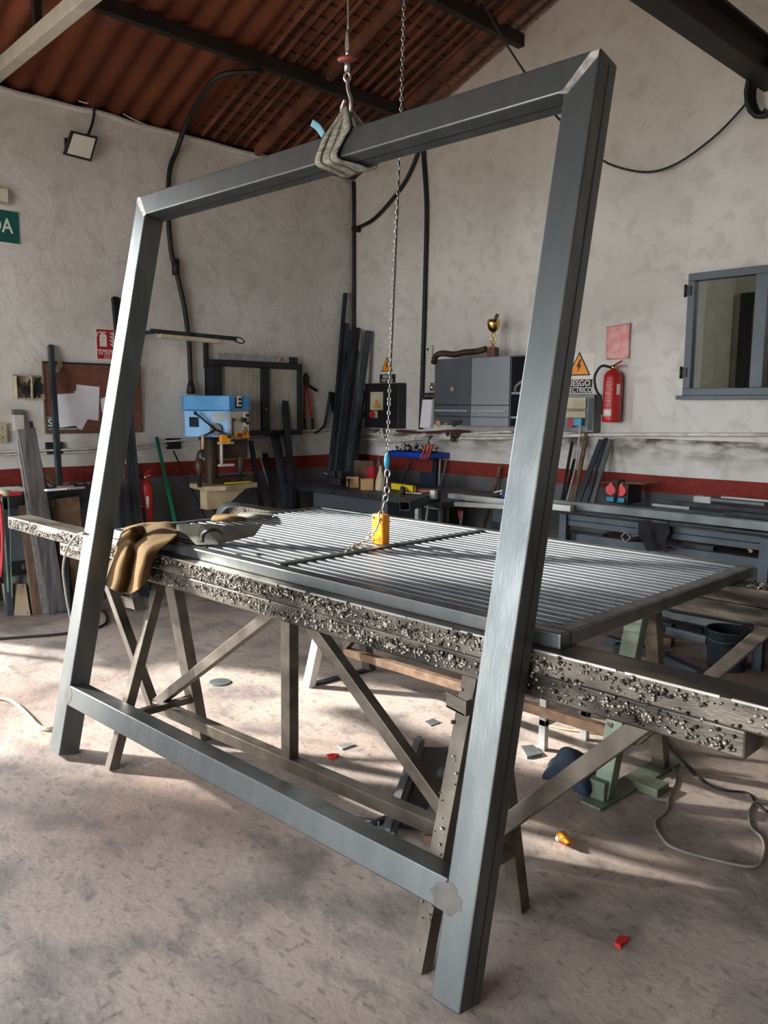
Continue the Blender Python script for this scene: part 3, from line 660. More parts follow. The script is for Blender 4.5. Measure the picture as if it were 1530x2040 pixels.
mb.tube([c + V(-.012, 0, .02), c + V(-.03, 0, -.005), c + V(-.015, 0, -.035), c + V(.012, 0, -.03), c + V(.02, 0, .01), c + V(.005, 0, .05), c + V(0, 0, .085)], .007, 8, 4)
part('hook', mb, m_chain, ho)
mb = MB(); chainlinks(c + V(0, 0, .07), c + V(0, 0, .115), .04, .011, .0045, mb); part('chain', mb, m_chain, ho)
mb = MB(); mb.cyl(c + V(0, 0, .11), c + V(0, 0, .15), .010); part('swivel', mb, m_chain, ho)
mb = MB(); mb.lathe([(0, 0), (.028, .0), (.034, .004), (.034, .012), (.026, .016), (0, .016)], c + V(0, 0, .145), (0.15, -.25, 1)); part('disc', mb, m_dullred, ho, 'dull red stopper disc')
mb = MB(); mb.tube([c + V(.004, 0, .165), c + V(-.004, 0, .20), c + V(.003, 0, .25)], .006, 8, 3); mb.tube([c + V(-.004, 0, .165), c + V(.006, 0, .20), c + V(0, 0, .25)], .004, 8, 3); part('thimble', mb, m_chain, ho)
mb = MB(); mb.tube([c + V(0, 0, .24), V(c.x + .004, c.y, c.z + .5), V(c.x - .008, c.y, rz(c.x) - .05)], .0035, 8, 4); part('wire_rope', mb, m_chain, ho)

PX, PY = 4.24, -3.585
pc = thing('pendant_control', 'yellow-orange hoist pendant box standing on the grating, hung on a cable', 'control box', (PX, PY, GZ))
mb = MB(); mb.box((PX - .036, PY - .024, GZ + .0), (PX + .036, PY + .024, GZ + .135)); body = part('body', mb, m_yellow, pc, bev=.008)
mb = MB(); mb.box((PX - .038, PY - .026, GZ + .10), (PX + .038, PY + .026, GZ + .104)); part('rim', mb, m_yellow, pc, bev=.001)
for dx in (-.022, .022):
    mb = MB(); mb.cyl((PX + dx, PY - .024, GZ + .119), (PX + dx, PY - .027, GZ + .119), .006, seg=12); part('button', mb, m_rust, pc)
tp = ony(804, -10, PY); cpts = [V(PX, PY, GZ + .13), ony(766, 960, PY), ony(777, 760, PY), ony(792, 420, PY), tp]
tp2 = V(tp.x, tp.y, rz(tp.x) - .1)
mb = MB(); mb.tube(cpts + [tp2], .003, 6, 5); part('cable', mb, m_rubber, pc)
ch = thing('hoist_chain', 'thin steel hand chain hanging from the roof down onto the grating', 'chain', (PX, PY, GZ))
cc = [ony(805, -10, PY), ony(797, 300, PY), ony(784, 560, PY), ony(775, 800, PY), ony(771, 935, PY)]
mb = MB()
for a, b_ in zip([tp2] + cc, cc): chainlinks(a, b_, .024, .006, .0021, mb)
chm = part('links', mb, m_chain, ch)
mb = MB(); P = [ony(772, 935, PY), ony(771, 985, PY), ony(762, 1015, PY), ony(752, 1050, PY - .05), onz(728, 1078, GZ + .01), onz(690, 1098, GZ + .008)]
for a, b_ in zip(P, P[1:]): chainlinks(a, b_, .042, .011, .0035, mb)
part('heavy_links', mb, m_chain, ch, 'larger bright links trailing on the grating')
q = ony(771, 920, PY); mb = MB(); mb.lathe([(.004, -.03), (.013, -.015), (.014, .01), (.008, .035), (.004, .04)], q); part('sleeve', mb, m_cyan, ch, 'blue plastic sleeve on the chain')

# ------------------------------------------------------------------ apron and shield on the grating
def og(x, y, dz=0.012): return onz(x, y, GZ + dz)
rows = [[og(250, 1050, .004), og(272, 1044, .02), og(300, 1041, .012), og(330, 1040, .03), og(352, 1041, .006)],
        [og(238, 1068, .008), og(262, 1058, .05), og(284, 1058, .012), og(322, 1052, .04), og(356, 1056, .006)],
        [ony(230, 1092, -4.352), ony(256, 1078, -4.372), ony(276, 1084, -4.34), ony(300, 1074, -4.352), ony(352, 1068, -4.30)],
        [ony(222, 1118, -4.365), ony(248, 1104, -4.43), ony(268, 1110, -4.365), ony(288, 1100, -4.42), ony(312, 1100, -4.362)],
        [ony(213, 1142, -4.37), ony(238, 1134, -4.46), ony(260, 1138, -4.38), ony(282, 1134, -4.45), ony(303, 1130, -4.365)],
        [ony(206, 1156, -4.375), ony(228, 1168, -4.47), ony(254, 1176, -4.40), ony(277, 1170, -4.45), ony(297, 1152, -4.37)],
        [ony(204, 1158, -4.38), ony(224, 1176, -4.475), ony(252, 1183, -4.42), ony(276, 1174, -4.455), ony(294, 1158, -4.375)]]
mb = MB(); mb.sheet(crumple(refine(rows, 5), .008, 9), .004)
solo('leather_apron', mb, m_leather, 'brown leather welding apron draped over the left end of the grating', 'apron')
vs = thing('welding_shield', 'grey hand-held welding shield lying on the grating beside the apron', 'shield', og(440, 1070, 0))
def facet(mb, pts, t=.003):
    n_ = (pts[1] - pts[0]).cross(pts[-1] - pts[0]).normalized(); mb.prism(pts, n_ * t)
mb = MB()
A1, A2 = og(352, 1044, .07), og(353, 1056, .012); B1, B2 = og(400, 1044, .075), og(392, 1084, .006); C1, C2 = og(449, 1047, .06), og(434, 1084, .005)
facet(mb, [A1, A2, B2]); facet(mb, [A1, B2, B1]); facet(mb, [B1, B2, C2]); facet(mb, [B1, C2, C1]); part('face_plate', mb, m_visor, vs, bev=.001)
mb = MB(); D1, D2 = og(524, 1044, .05), og(507, 1068, .01)
facet(mb, [C1, C2, D2]); facet(mb, [C1, D2, D1]); part('side_plate', mb, m_visor, vs, bev=.001)
mb = MB(); mb.tube([A2, B2, C2, C1], .0025, 6, 1); part('edge_binding', mb, m_white, vs, 'pale bound edge')
mb = MB(); mb.tube([og(403, 1080, .035), og(404, 1066, .065), og(414, 1058, .085), og(431, 1056, .085), og(440, 1064, .06)], .009, 8, 4); part('handle', mb, m_blackp, vs, 'black bow handle')
for i, (x, y, c) in enumerate(((450, 1034, m_leather), (500, 1030, m_visor))):
    rows = [[og(x - 30, y + 4, .005), og(x - 26, y - 5, .02), og(x - 20, y - 8, .005)], [og(x, y + 5, .008), og(x + 2, y - 4, .04), og(x + 5, y - 9, .01)], [og(x + 24, y + 3, .006), og(x + 28, y - 2, .03), og(x + 30, y - 7, .008)], [og(x + 40, y + 2, .004), og(x + 42, y - 1, .012), og(x + 44, y - 5, .004)]]
    mb = MB(); mb.sheet(refine(rows, 4), .006); solo('work_glove', mb, c, ('crumpled tan work glove on the grating behind the shield', 'crumpled dark grey work glove on the grating, right of the tan one')[i], 'glove')
# C-clamp hanging from the near beam at the right edge
cl = thing('c_clamp', 'blue-grey clamp gripping the near beam at the right edge', 'clamp', (6.16, -4.33, .70))
xk = 6.235; yk = yF(xk)
mb = MB(); mb.box((xk - .012, yk - .045, .72), (xk + .012, yk - .02, .99)); mb.box((xk - .012, yk - .045, .965), (xk + .012, yk + .06, .99)); part('clamp_frame', mb, m_blue_steel, cl, bev=.003)
mb = MB(); mb.cyl((xk, yk - .035, .66), (xk, yk - .035, .73), .026, .022); part('grip', mb, m_blackp, cl, bev=.003)
#NEXT

# ------------------------------------------------------------------ things on the left wall
def wq(mb, pts, X=None, Y=None, t=.006):   # a flat outline on a wall plane
    if X is not None: mb.prism([onx(x, y, X) for x, y in pts], (t, 0, 0))
    else: mb.prism([ony(x, y, Y) for x, y in pts], (0, -t, 0))
    return mb
def rect_on_x(x0, y0, x1, y1, X, depth, px=True):
    """upright box on the left wall from two opposite pixel corners"""
    a = onx(x0, y0, X); b_ = onx(x1, y1, X); mb = MB(); mb.box((X, min(a.y, b_.y), min(a.z, b_.z)), (X + depth, max(a.y, b_.y), max(a.z, b_.z))); return mb
def rect_on_y(x0, y0, x1, y1, Y, depth):
    a = ony(x0, y0, Y); b_ = ony(x1, y1, Y); mb = MB(); mb.box((min(a.x, b_.x), Y - depth, min(a.z, b_.z)), (max(a.x, b_.x), Y, max(a.z, b_.z))); return mb
LX = (0, 1, 0); UZ = (0, 0, 1)      # on the left wall letters run along +y
# exit sign
a = onx(39, 453, 0)
t = thing('exit_sign', 'green exit sign with white letters on the left wall, cut by the photo edge', 'sign', (0, a.y - .25, a.z - .1))
b0 = onx(36, 422, 0).z; b1 = onx(36, 488, 0).z
mb = MB(); mb.box((0.001, a.y - .52, b1), (.006, a.y, b0)); part('rim', mb, m_whites, t)
mb = MB(); mb.box((0.005, a.y - .515, b1 + .006), (.009, a.y - .006, b0 - .006)); part('panel', mb, m_greensign, t)
part('lettering', text_mb('SALIDA', (.0105, a.y - .26, (b0 + b1) / 2), LX, UZ, .155, xs=.80), m_whites, t, 'white word on the sign')
p0 = onx(10, 393, 0)
t = thing('emergency_light', 'small white emergency light box above the exit sign', 'light', (0, p0.y - .1, p0.z - .06))
mb = MB(); mb.box((0, p0.y - .24, p0.z - .06), (.06, p0.y + .01, p0.z + .06)); part('housing', mb, m_cream, t, bev=.005)
mb = MB(); mb.box((0.06, p0.y - .23, p0.z - .045), (.066, p0.y - .0, p0.z + .045)); part('diffuser', mb, m_lens, t)
# floodlight
c = onx(161, 291, .09)
t = thing('floodlight', 'small black square floodlight tilted on the left wall under the roof', 'floodlight', (0, c.y, c.z - .12))
def quad3(pxs, X0, X1, grow=0):
    return [onx(x, y, X0 + (X1 - X0) * k) for (x, y, k) in pxs]
ff = [onx(143, 260, .13), onx(196, 273, .13), onx(182, 322, .07), onx(127, 308, .07)]
n_ = (ff[1] - ff[0]).cross(ff[3] - ff[0]).normalized(); n_ = n_ if n_.x > 0 else -n_
mb = MB(); mb.prism(ff, -n_ * .03); part('housing', mb, m_blackp, t, bev=.004)
cc_ = sum(ff, V(0, 0, 0)) / 4
mb = MB(); mb.prism([cc_ + (p - cc_) * .82 + n_ * .001 for p in ff], n_ * .003); part('lens', mb, m_lens, t)
mb = MB(); mb.bar((0, cc_.y - .06, cc_.z + .02), cc_ - n_ * .03 + V(0, -.04, 0), .03, .02); mb.box((0, cc_.y - .10, cc_.z - .03), (.02, cc_.y - .02, cc_.z + .06)); part('bracket', mb, m_blackp, t)
mb = MB(); mb.tube([onx(160, 175, .02), onx(178, 195, .04), onx(187, 220, .04), onx(184, 245, .04), onx(176, 268, .06)], .012, 8, 4); part('cable', mb, m_seam, t)
# thin pale cable under the eave
mb = MB(); mb.tube([onx(x, y, .03) for x, y in ((20, 150), (45, 160), (90, 172), (135, 192), (170, 205), (215, 210), (260, 235), (300, 252), (345, 268), (400, 278), (440, 290), (500, 306))], .006, 6, 4)
solo('wall_cable', mb, m_pipe, 'thin pale cable sagging along the top of the left wall under the roof', 'cable')
# fat black cable crossing from the roof down to the drill
mb = MB(); mb.tube([V(1.1, -1.98, 4.28), onx(440, 150, .9), onx(400, 195, .55), onx(372, 245, .2), onx(352, 300, .05), onx(338, 340, .04), onx(335, 420, .04), onx(341, 500, .04), onx(352, 545, .04), onx(367, 610, .04), onx(376, 680, .04), onx(379, 740, .05), onx(381, 785, .06)], .022, 10, 5)
solo('power_cable', mb, m_rubber, 'thick black power cable curving from the roof purlin down to the blue drill press', 'cable')
mb = MB(); c = onx(350, 532, .045); mb.cyl(c + V(0, 0, .07), c - V(0, 0, .07), .034); solo('cable_joint', mb, m_rubber, 'black tape-wrapped joint on the thick cable on the left wall', 'cable joint')
mb = MB(); c = onx(380, 772, .06); mb.lathe([(.02, .06), (.036, 0), (.04, -.05), (.03, -.06)], c); solo('cable_gland', mb, m_rubber, 'black boot at the bottom of the thick cable above the drill press', 'cable boot')
# first aid box, open
a = onx(25, 747, 0); b_ = onx(60, 795, 0); c_ = onx(86, 795, 0)
t = thing('tool_box', 'small open cream wall box full of small tools left of the notice board', 'box', (0, (a.y + c_.y) / 2, b_.z))
mb = MB(); mb.box((0, a.y, b_.z), (.008, b_.y, a.z)); mb.box((0, a.y, b_.z), (.07, a.y + .008, a.z)); mb.box((0, b_.y - .008, b_.z), (.07, b_.y, a.z)); mb.box((0, a.y, b_.z), (.07, b_.y, b_.z + .008)); mb.box((0, a.y, a.z - .008), (.07, b_.y, a.z)); part('case', mb, m_cream, t, bev=.002)
mb = MB(); mb.box((.02, b_.y + .005, b_.z), (.028, c_.y, a.z)); mb.box((.02, b_.y + .005, b_.z), (.045, c_.y, b_.z + .01)); part('lid', mb, m_cream, t, bev=.002)
mb = MB(); rnd = random.Random(3)
for i in range(26):
    y = rnd.uniform(a.y + .03, c_.y - .02); z = rnd.uniform(b_.z + .05, a.z - .04)
    if abs(y - b_.y) < .02: continue
    x = .035; mb.bar((x, y, z - rnd.uniform(.03, .06)), (x + .01, y + rnd.uniform(-.02, .02), z + .03), .012, .01, (0, 1, 0))
part('small_tools', mb, m_dark, t, 'dark small tools and keys', stuff=True)
t_ = onx(36, 816, 0); u_ = onx(44, 858, 0)
t = thing('switch_box', 'white electrical switch box with grey lid on the left wall', 'switch box', (0, t_.y, u_.z))
mb = MB(); mb.box((0, onx(23, 830, 0).y, u_.z), (.06, onx(43, 830, 0).y, t_.z - .04)); part('body', mb, m_white, t, bev=.005)
mb = MB(); mb.box((0, onx(23, 830, 0).y, t_.z - .04), (.05, onx(43, 830, 0).y, t_.z)); part('lid', mb, m_plate, t, bev=.005)
t_ = onx(4, 862, 0)
t = thing('wall_socket', 'cream wall socket at the left edge of the photo', 'socket', (0, t_.y - .03, t_.z - .08))
mb = MB(); mb.box((0, t_.y - .10, t_.z - .08), (.04, t_.y + .03, t_.z + .08)); part('plate', mb, m_cream, t, bev=.008)
for dy in (-.05, -.01):
    for dz in (-.035, .035):
        mb = MB(); mb.cyl((.04, t_.y + dy, t_.z + dz), (.0415, t_.y + dy, t_.z + dz), .006, seg=8); part('hole', mb, m_blackm, t)
# notice board
a = onx(86, 723, 0); b_ = onx(279, 858, 0)
t = thing('notice_board', 'brown notice board with papers pinned on it, left wall', 'notice board', (0, (a.y + b_.y) / 2, b_.z))
mb = MB(); mb.box((0.004, a.y, b_.z), (.02, b_.y, a.z)); bd = part('board', mb, m_cork, t, bev=.002)
mb = MB(); fw_ = .014
mb.box((0, a.y - fw_, b_.z - fw_), (.026, a.y, a.z + fw_)); mb.box((0, b_.y, b_.z - fw_), (.026, b_.y + fw_, a.z + fw_)); mb.box((0, a.y, b_.z - fw_), (.026, b_.y, b_.z)); part('board_frame', mb, m_wood, t, bev=.002)
mb = MB(); mb.box((0, a.y, a.z), (.026, b_.y, a.z + fw_)); part('top_rail', mb, m_blackp, t, 'black top edge')
papers = (([(152, 766), (198, 771), (196, 838), (150, 832)], 'printed white sheet at the back of the bunch on the notice board'),
          ([(148, 778), (193, 800), (163, 857), (152, 850)], 'slanted sheet between the two upright sheets on the notice board'),
          ([(109, 786), (149, 783), (158, 847), (119, 852)], 'blank white sheet pinned left on the notice board'),
          ([(200, 795), (222, 785), (222, 850), (203, 820)], 'pale sheet half hidden behind the left frame post on the notice board'))
for i, (pts, lab) in enumerate(papers):
    mb = MB(); wq(mb, pts, X=.021 + .003 * i, t=.0015); solo('paper_sheet', mb, m_paper, lab, 'paper', 'papers on the notice board')
a2 = onx(92, 831, .021); b2 = onx(150, 855, .021)
t = thing('green_sign', 'small green sign with a white letter at the foot of the notice board', 'sign', (.021, (a2.y + b2.y) / 2, b2.z))
mb = MB(); mb.box((.0205, a2.y, b2.z), (.0215, b2.y + .05, a2.z)); part('rim', mb, m_whites, t); mb = MB(); mb.box((.0205, a2.y + .006, b2.z + .006), (.0222, b2.y + .044, a2.z - .006)); part('panel', mb, m_greensign, t)
part('lettering', text_mb('S', onx(100, 843, .0235), LX, UZ, .09), m_whites, t, 'white letter S')
# extinguisher sign
a = onx(190, 654, 0); b_ = onx(238, 718, 0)
t = thing('extinguisher_sign', 'red fire extinguisher sign on the left wall above the notice board', 'sign', (0, (a.y + b_.y) / 2, b_.z))
mb = MB(); mb.box((0.001, a.y, b_.z), (.005, b_.y, a.z)); part('rim', mb, m_whites, t); mb = MB()
zd = b_.z + (a.z - b_.z) * .31
mb.box((0.001, a.y + .006, zd + .004), (.0062, b_.y - .006, a.z - .006)); mb.box((0.001, a.y + .006, b_.z + .006), (.0062, b_.y - .006, zd - .004)); part('panel', mb, m_redsign, t)
wy = b_.y - a.y; cy_ = a.y + wy * .30; zc = (zd + a.z) / 2; hh = (a.z - zd)
mb = MB(); mb.box((.006, cy_ - .032, zd + .03), (.0072, cy_ + .032, zd + hh * .68)); mb.prism([(.006, cy_ - .032, zd + hh * .68), (.006, cy_ + .032, zd + hh * .68), (.006, cy_ + .015, zd + hh * .80), (.006, cy_ - .015, zd + hh * .80)], (.0012, 0, 0))
mb.box((.006, cy_ - .03, zd + hh * .82), (.0072, cy_ + .03, zd + hh * .87)); mb.tube([(.0068, cy_ - .02, zd + hh * .84), (.0068, cy_ - .05, zd + hh * .78), (.0068, cy_ - .055, zd + hh * .62)], .005, 6, 3); part('pictogram', mb, m_whites, t, 'white extinguisher symbol')
mb = MB()
for k_ in range(4):
    z0 = zd + .03 + k_ * hh * .18; y0 = a.y + wy * .70
    mb.prism([(.006, y0 - .03, z0 + .03), (.006, y0, z0), (.006, y0 + .04, z0 + .01), (.006, y0 + .02, z0 + .05), (.006, y0 - .0, z0 + .025)], (.0012, 0, 0))
part('pictogram', mb, m_whites, t, 'white flames symbol')
part('lettering', text_mb('EXTINTOR', (.0068, (a.y + b_.y) / 2, zd - (zd - b_.z) * .30), LX, UZ, .044, xs=.8), m_whites, t); part('lettering', text_mb('CO', (.0068, (a.y + b_.y) / 2 - .01, zd - (zd - b_.z) * .74), LX, UZ, .04, xs=.9), m_whites, t)
# conduits along the left wall
for i, (z, x_, r_) in enumerate(((1.215, .03, .010), (1.185, .025, .009))):
    mb = MB(); P = [(x_, -9.3, z + .02), (x_, -3.4, z + .0 + .005 * i), (x_, -2.4, z + .045 - .01 * i), (x_, -1.2, z + .10 - .01 * i), (x_, -.4, z + .13), (.04, -.08, z + .135)]
    mb.tube(P, r_, 8, 5); solo('conduit_pipe', mb, m_pipe, ('upper', 'lower')[i] + ' white conduit pipe running along the left wall above the red stripe', 'pipe')
for i, (x, y) in enumerate(((110, 893), (348, 884))):
    c = onx(x, y, .04); mb = MB(); mb.box((0, c.y - .07, c.z - .05), (.035, c.y + .07, c.z + .05)); solo('clamp_block', mb, m_blackp, ('black block clamped over the conduit beside the grey board, left wall', 'black block clamped over the conduit left of the drill press')[i], 'bracket', bev=.004)
# fluorescent light on arm
a = onx(302, 664, .45); b_ = onx(445, 679, .45)
t = thing('arm_lamp', 'tube lamp on a dark arm above the drill press, reaching from behind the left post', 'lamp', (.45, (a.y + b_.y) / 2, a.z - .1))
mb = MB(); mb.bar(onx(300, 659, .47), onx(470, 675, .47), .04, .035, (1, 0, 0)); part('arm', mb, m_dark, t, bev=.003)
mb = MB(); mb.bar(onx(316, 668, .45), onx(440, 681, .45), .07, .04, (1, 0, 0)); part('diffuser', mb, m_cream, t, bev=.008)
mb = MB(); mb.tube([onx(455, 674, .46), onx(475, 672, .46), onx(487, 680, .46), onx(480, 684, .46), onx(465, 678, .46)], .006, 8, 4); part('cable', mb, m_rubber, t)
mb = MB(); q = onx(302, 662, .47); mb.bar((0.0, q.y - .0, q.z + .01), (q.x + .02, q.y, q.z + .0), .03, .03, (0, 1, 0)); part('wall_arm', mb, m_dark, t)
mb = rect_on_x(404, 682, 411, 735, 0, .05); solo('wall_bracket', mb, m_blackp, 'black upright bracket on the left wall under the arm lamp', 'bracket', bev=.003)
mb = MB(); mb.tube([onx(413, 690, .015), onx(414, 790, .015), onx(413, 900, .015)], .004, 6, 1); solo('thin_pipe', mb, m_dark, 'thin dark pipe running down the left wall beside the shutter', 'pipe')
# shuttered cabinet
a = onx(424, 714, 0.0); b_ = onx(603, 866, 0.0)
t = thing('shutter_cabinet', 'black framed wall cabinet with two pale slatted panels behind the drill press', 'cabinet', (0, (a.y + b_.y) / 2, b_.z))
y0, y1, z0, z1 = onx(424, 790, .14).y, onx(603, 790, .14).y, onx(600, 866, .14).z, onx(430, 716, .14).z
ym = y0 + (y1 - y0) * .585
mb = MB(); mb.box((0, y0, z0), (.03, y1, z1)); mb.box((0, y0, z1 - .06), (.14, y1, z1)); mb.box((0, y0, z0), (.14, y1, z0 + .05)); mb.box((0, y0, z0 + .05), (.14, y0 + .11, z1 - .06)); mb.box((0, y1 - .05, z0 + .05), (.14, y1, z1 - .06)); mb.box((0, ym - .06, z0 + .05), (.14, ym + .03, z1 - .06)); part('body', mb, m_blackp, t, bev=.006)
for (p, q, lb) in ((y0 + .11, ym - .06, 'left'), (ym + .03, y1 - .05, 'right')):
    mb = MB(); n = 10
    for i in range(n):
        w = (q - p) / n; mb.box((.05, p + i * w + .0015, z0 + .05), (.11, p + (i + 1) * w - .0015, z1 - .06))
    part('slatted_panel', mb, m_slat, t, bev=.002)
mb = MB(); c = V(.14, ym - .02, (z0 + z1) / 2 - .1); mb.cyl(c, c + V(.012, 0, 0), .01, seg=10); part('lock', mb, m_chain, t)
# spirit level on the cabinet
t = thing('spirit_level', 'long grey spirit level with black ends lying on top of the shuttered cabinet', 'level', (.07, (y0 + y1) / 2, z1))
mb = MB(); mb.bar((.07, y0 + .12, z1 + .035), (.07, y1 - .13, z1 + .035), .03, .06, (1, 0, 0)); part('bar', mb, m_grey_light, t, bev=.003)
mb = MB(); mb.bar((.07, y1 - .13, z1 + .035), (.07, y1 - .02, z1 + .035), .034, .066, (1, 0, 0)); part('end_cap', mb, m_blackp, t, bev=.006)
mb = MB(); mb.cyl((.084, y1 - .22, z1 + .035), (.089, y1 - .22, z1 + .035), .016, seg=12); part('vial', mb, m_redsign, t)
# bolt cutters and black snips
t = thing('bolt_cutter', 'bolt cutter with red handles hanging on the left wall near the corner', 'bolt cutter', onx(612, 840, .03))
mb = MB(); mb.tube([onx(608, 768, .05), onx(607, 800, .05), onx(606, 835, .05)], .012, 8, 3); part('handle', mb, m_red, t)
mb = MB(); mb.tube([onx(611, 768, .05), onx(616, 795, .05), onx(621, 830, .05)], .012, 8, 3); part('handle', mb, m_red, t)
for x in (607, 622):
    mb = MB(); mb.cyl(onx(x, 832, .05), onx(x + (1 if x > 610 else 0), 855, .05), .016); part('grip', mb, m_blackp, t)
mb = MB(); mb.prism([onx(604, 750, .04), onx(608, 742, .04), onx(614, 750, .04), onx(614, 772, .04), onx(605, 772, .04)], (.02, 0, 0)); mb.bar(onx(614, 768, .05), onx(632, 779, .05), .014, .03, (1, 0, 0)); part('jaws', mb, m_blackp, t, bev=.003)
t = thing('pipe_wrench', 'black long-handled wrench hanging beside the bolt cutter', 'wrench', onx(645, 860, .03))
mb = MB(); mb.tube([onx(657, 785, .05), onx(650, 830, .05), onx(644, 850, .05), onx(628, 863, .05)], .014, 8, 4); part('handle', mb, m_blackp, t)
mb = MB(); mb.prism([onx(654, 780, .04), onx(668, 783, .04), onx(666, 815, .04), onx(660, 822, .04)], (.02, 0, 0)); part('head', mb, m_blackp, t, bev=.003)
# clothes-peg object on the board top
mb = MB(); c = onx(118, 726, .03); mb.sheet(refine([[c + V(0, -.015, .03), c + V(.01, .01, .03)], [c + V(0.01, -.03, -.02), c + V(.02, .02, -.01)], [c + V(0, -.04, -.07), c + V(.01, -.01, -.065)]], 3), .004); solo('rag', mb, m_cream, 'small cream rag hooked over the top of the notice board', 'rag')

# ------------------------------------------------------------------ drill press
DX = .50
def dq(x, y, X=DX): return onx(x, y, X)
dp0 = dq(432, 1070); 
dcy = dq(430, 950).y
dp = thing('drill_press', 'blue pillar drill press with beige table standing by the left wall', 'drill press', (DX - .1, dcy, 0))
mb = MB(); mb.box((DX - .42, dcy - .28, 0), (DX + .25, dcy + .26, .06)); part('base_plate', mb, m_cast, dp, bev=.01)
mb = MB(); mb.cyl((DX - .1, dcy + .02, .06), (DX - .1, dcy + .02, 1.55), .06, seg=24); part('column', mb, m_cast, dp)
hy0 = dq(365, 800, .2).y; hy1 = dq(497, 800).y; hz1 = dq(430, 786).z; hzm = dq(430, 817).z; hz0 = dq(430, 877).z
# long blue belt cover on top, turned towards the room: side face then front face
cA = onx(365, 790, .22); cB = onx(456, 788, .62); cC = onx(497, 790, .62)
top = [V(.22, cA.y, 0), V(.62, dq(456, 790, .62).y, 0), V(.60, dq(498, 790, .60).y, 0), V(.10, dq(498, 790, .6).y + .04, 0), V(.10, cA.y + .05, 0)]
zt = dq(456, 788, .62).z; zb = dq(456, 818, .62).z
mb = MB(); mb.prism([p + V(0, 0, zb) for p in top], (0, 0, zt - zb)); cov = part('belt_cover', mb, m_drill, dp, bev=.008)
f0 = dq(456, 818, .60); f1_ = dq(498, 818, .60)
mb = MB(); mb.prism([V(.30, dq(384, 850, .45).y, 0) + V(0, 0, dq(440, 872, .6).z), V(.60, f0.y, dq(440, 872, .6).z), V(.60, f0.y, zb), V(.30, dq(384, 850, .45).y, zb)], (-.16, .16, 0)); part('head', mb, m_drill, dp, bev=.008)
mb = MB(); mb.prism([(.605, f0.y, zb - .002), (.585, f1_.y, zb - .002), (.20, f1_.y + .06, zb - .002), (.20, f0.y + .05, zb - .002)], (0, 0, dq(470, 875, .6).z - zb)); part('control_box', mb, m_panelgrey, dp, bev=.005)
fn = V(1, (.605 - .585) / (f1_.y - f0.y), 0).normalized(); fr_ = V(-(.02) / (f1_.y - f0.y), 1, 0).normalized()
def onface(u, z, d=.002): return V(.605, f0.y, 0) + fr_ * (u * (f1_.y - f0.y)) + V(0, 0, z) + fn * d
H_ = zb - dq(470, 875, .6).z; z_ = lambda v: zb - v * H_
mb = MB(); mb.prism([onface(.22, zb + .02, .022), onface(.56, zb + .02, .022), onface(.56, zt - .015, .022), onface(.22, zt - .015, .022)], fn * .002); part('badge', mb, m_blackm, cov)
lt = text_mb('E', onface(.40, (zb + zt) / 2 + .012, .026), fr_, UZ, .125); part('lettering', lt, m_whites, cov, 'white letter E')
for (u, v) in ((.84, .16), (.84, .44)):
    mb = MB(); mb.prism([onface(u - .1, z_(v + .1)), onface(u + .1, z_(v + .1)), onface(u + .1, z_(v - .1)), onface(u - .1, z_(v - .1))], fn * .006); part('switch_plate', mb, m_whites, dp)
    mb = MB(); mb.cyl(onface(u, z_(v), .008), onface(u, z_(v), .03), .014); part('switch_knob', mb, m_blackp, dp)
mb = MB(); mb.cyl(onface(.40, z_(.86), .002), onface(.40, z_(.86), .008), .032, seg=20); part('stop_ring', mb, m_yel2, dp)
mb = MB(); mb.cyl(onface(.42, z_(.86), .008), onface(.42, z_(.86), .035), .020, seg=20); part('stop_button', mb, m_red, dp, 'red emergency stop button')
mb = MB(); mb.cyl(onface(.66, z_(.33), .002), onface(.66, z_(.33), .035), .022, seg=20); part('knob', mb, m_blackp, dp)
mb = MB(); mb.prism([onface(.30, z_(.55)), onface(.58, z_(.55)), onface(.58, z_(.08)), onface(.30, z_(.08))], fn * .001); part('scale_plate', mb, m_cream, dp)
mb = MB(); mb.bar(onface(.12, z_(.88), .008), onface(.12, z_(.30), .008), .008, .008); mb.ball(onface(.13, z_(.32), .02), .018); part('depth_rod', mb, m_blackp, dp)
def warn(par, o, r, u, n, s, back=True):
    o = Vector(o); r = Vector(r); u = Vector(u); n = Vector(n)
    mb = MB(); mb.prism([o - r * s, o + r * s, o + u * s * 1.75], n * .002); part('triangle_edge', mb, m_blackm, par)
    o2 = o + n * .002 + u * s * .09
    mb = MB(); mb.prism([o2 - r * s * .84, o2 + r * s * .84, o2 + u * s * 1.47], n * .001); part('triangle_field', mb, m_orange, par)
    o3 = o2 + n * .001
    mb = MB(); mb.prism([o3 + r * s * a_ + u * s * b__ for a_, b__ in ((.05, 1.1), (-.22, .52), (-.02, .58), (-.12, .08), (.2, .72), (.02, .66), (.2, 1.1))], n * .001); part('bolt_symbol', mb, m_blackm, par)
warn(dp, onface(.80, z_(.985), .002), fr_, (0, 0, 1), fn, .062)
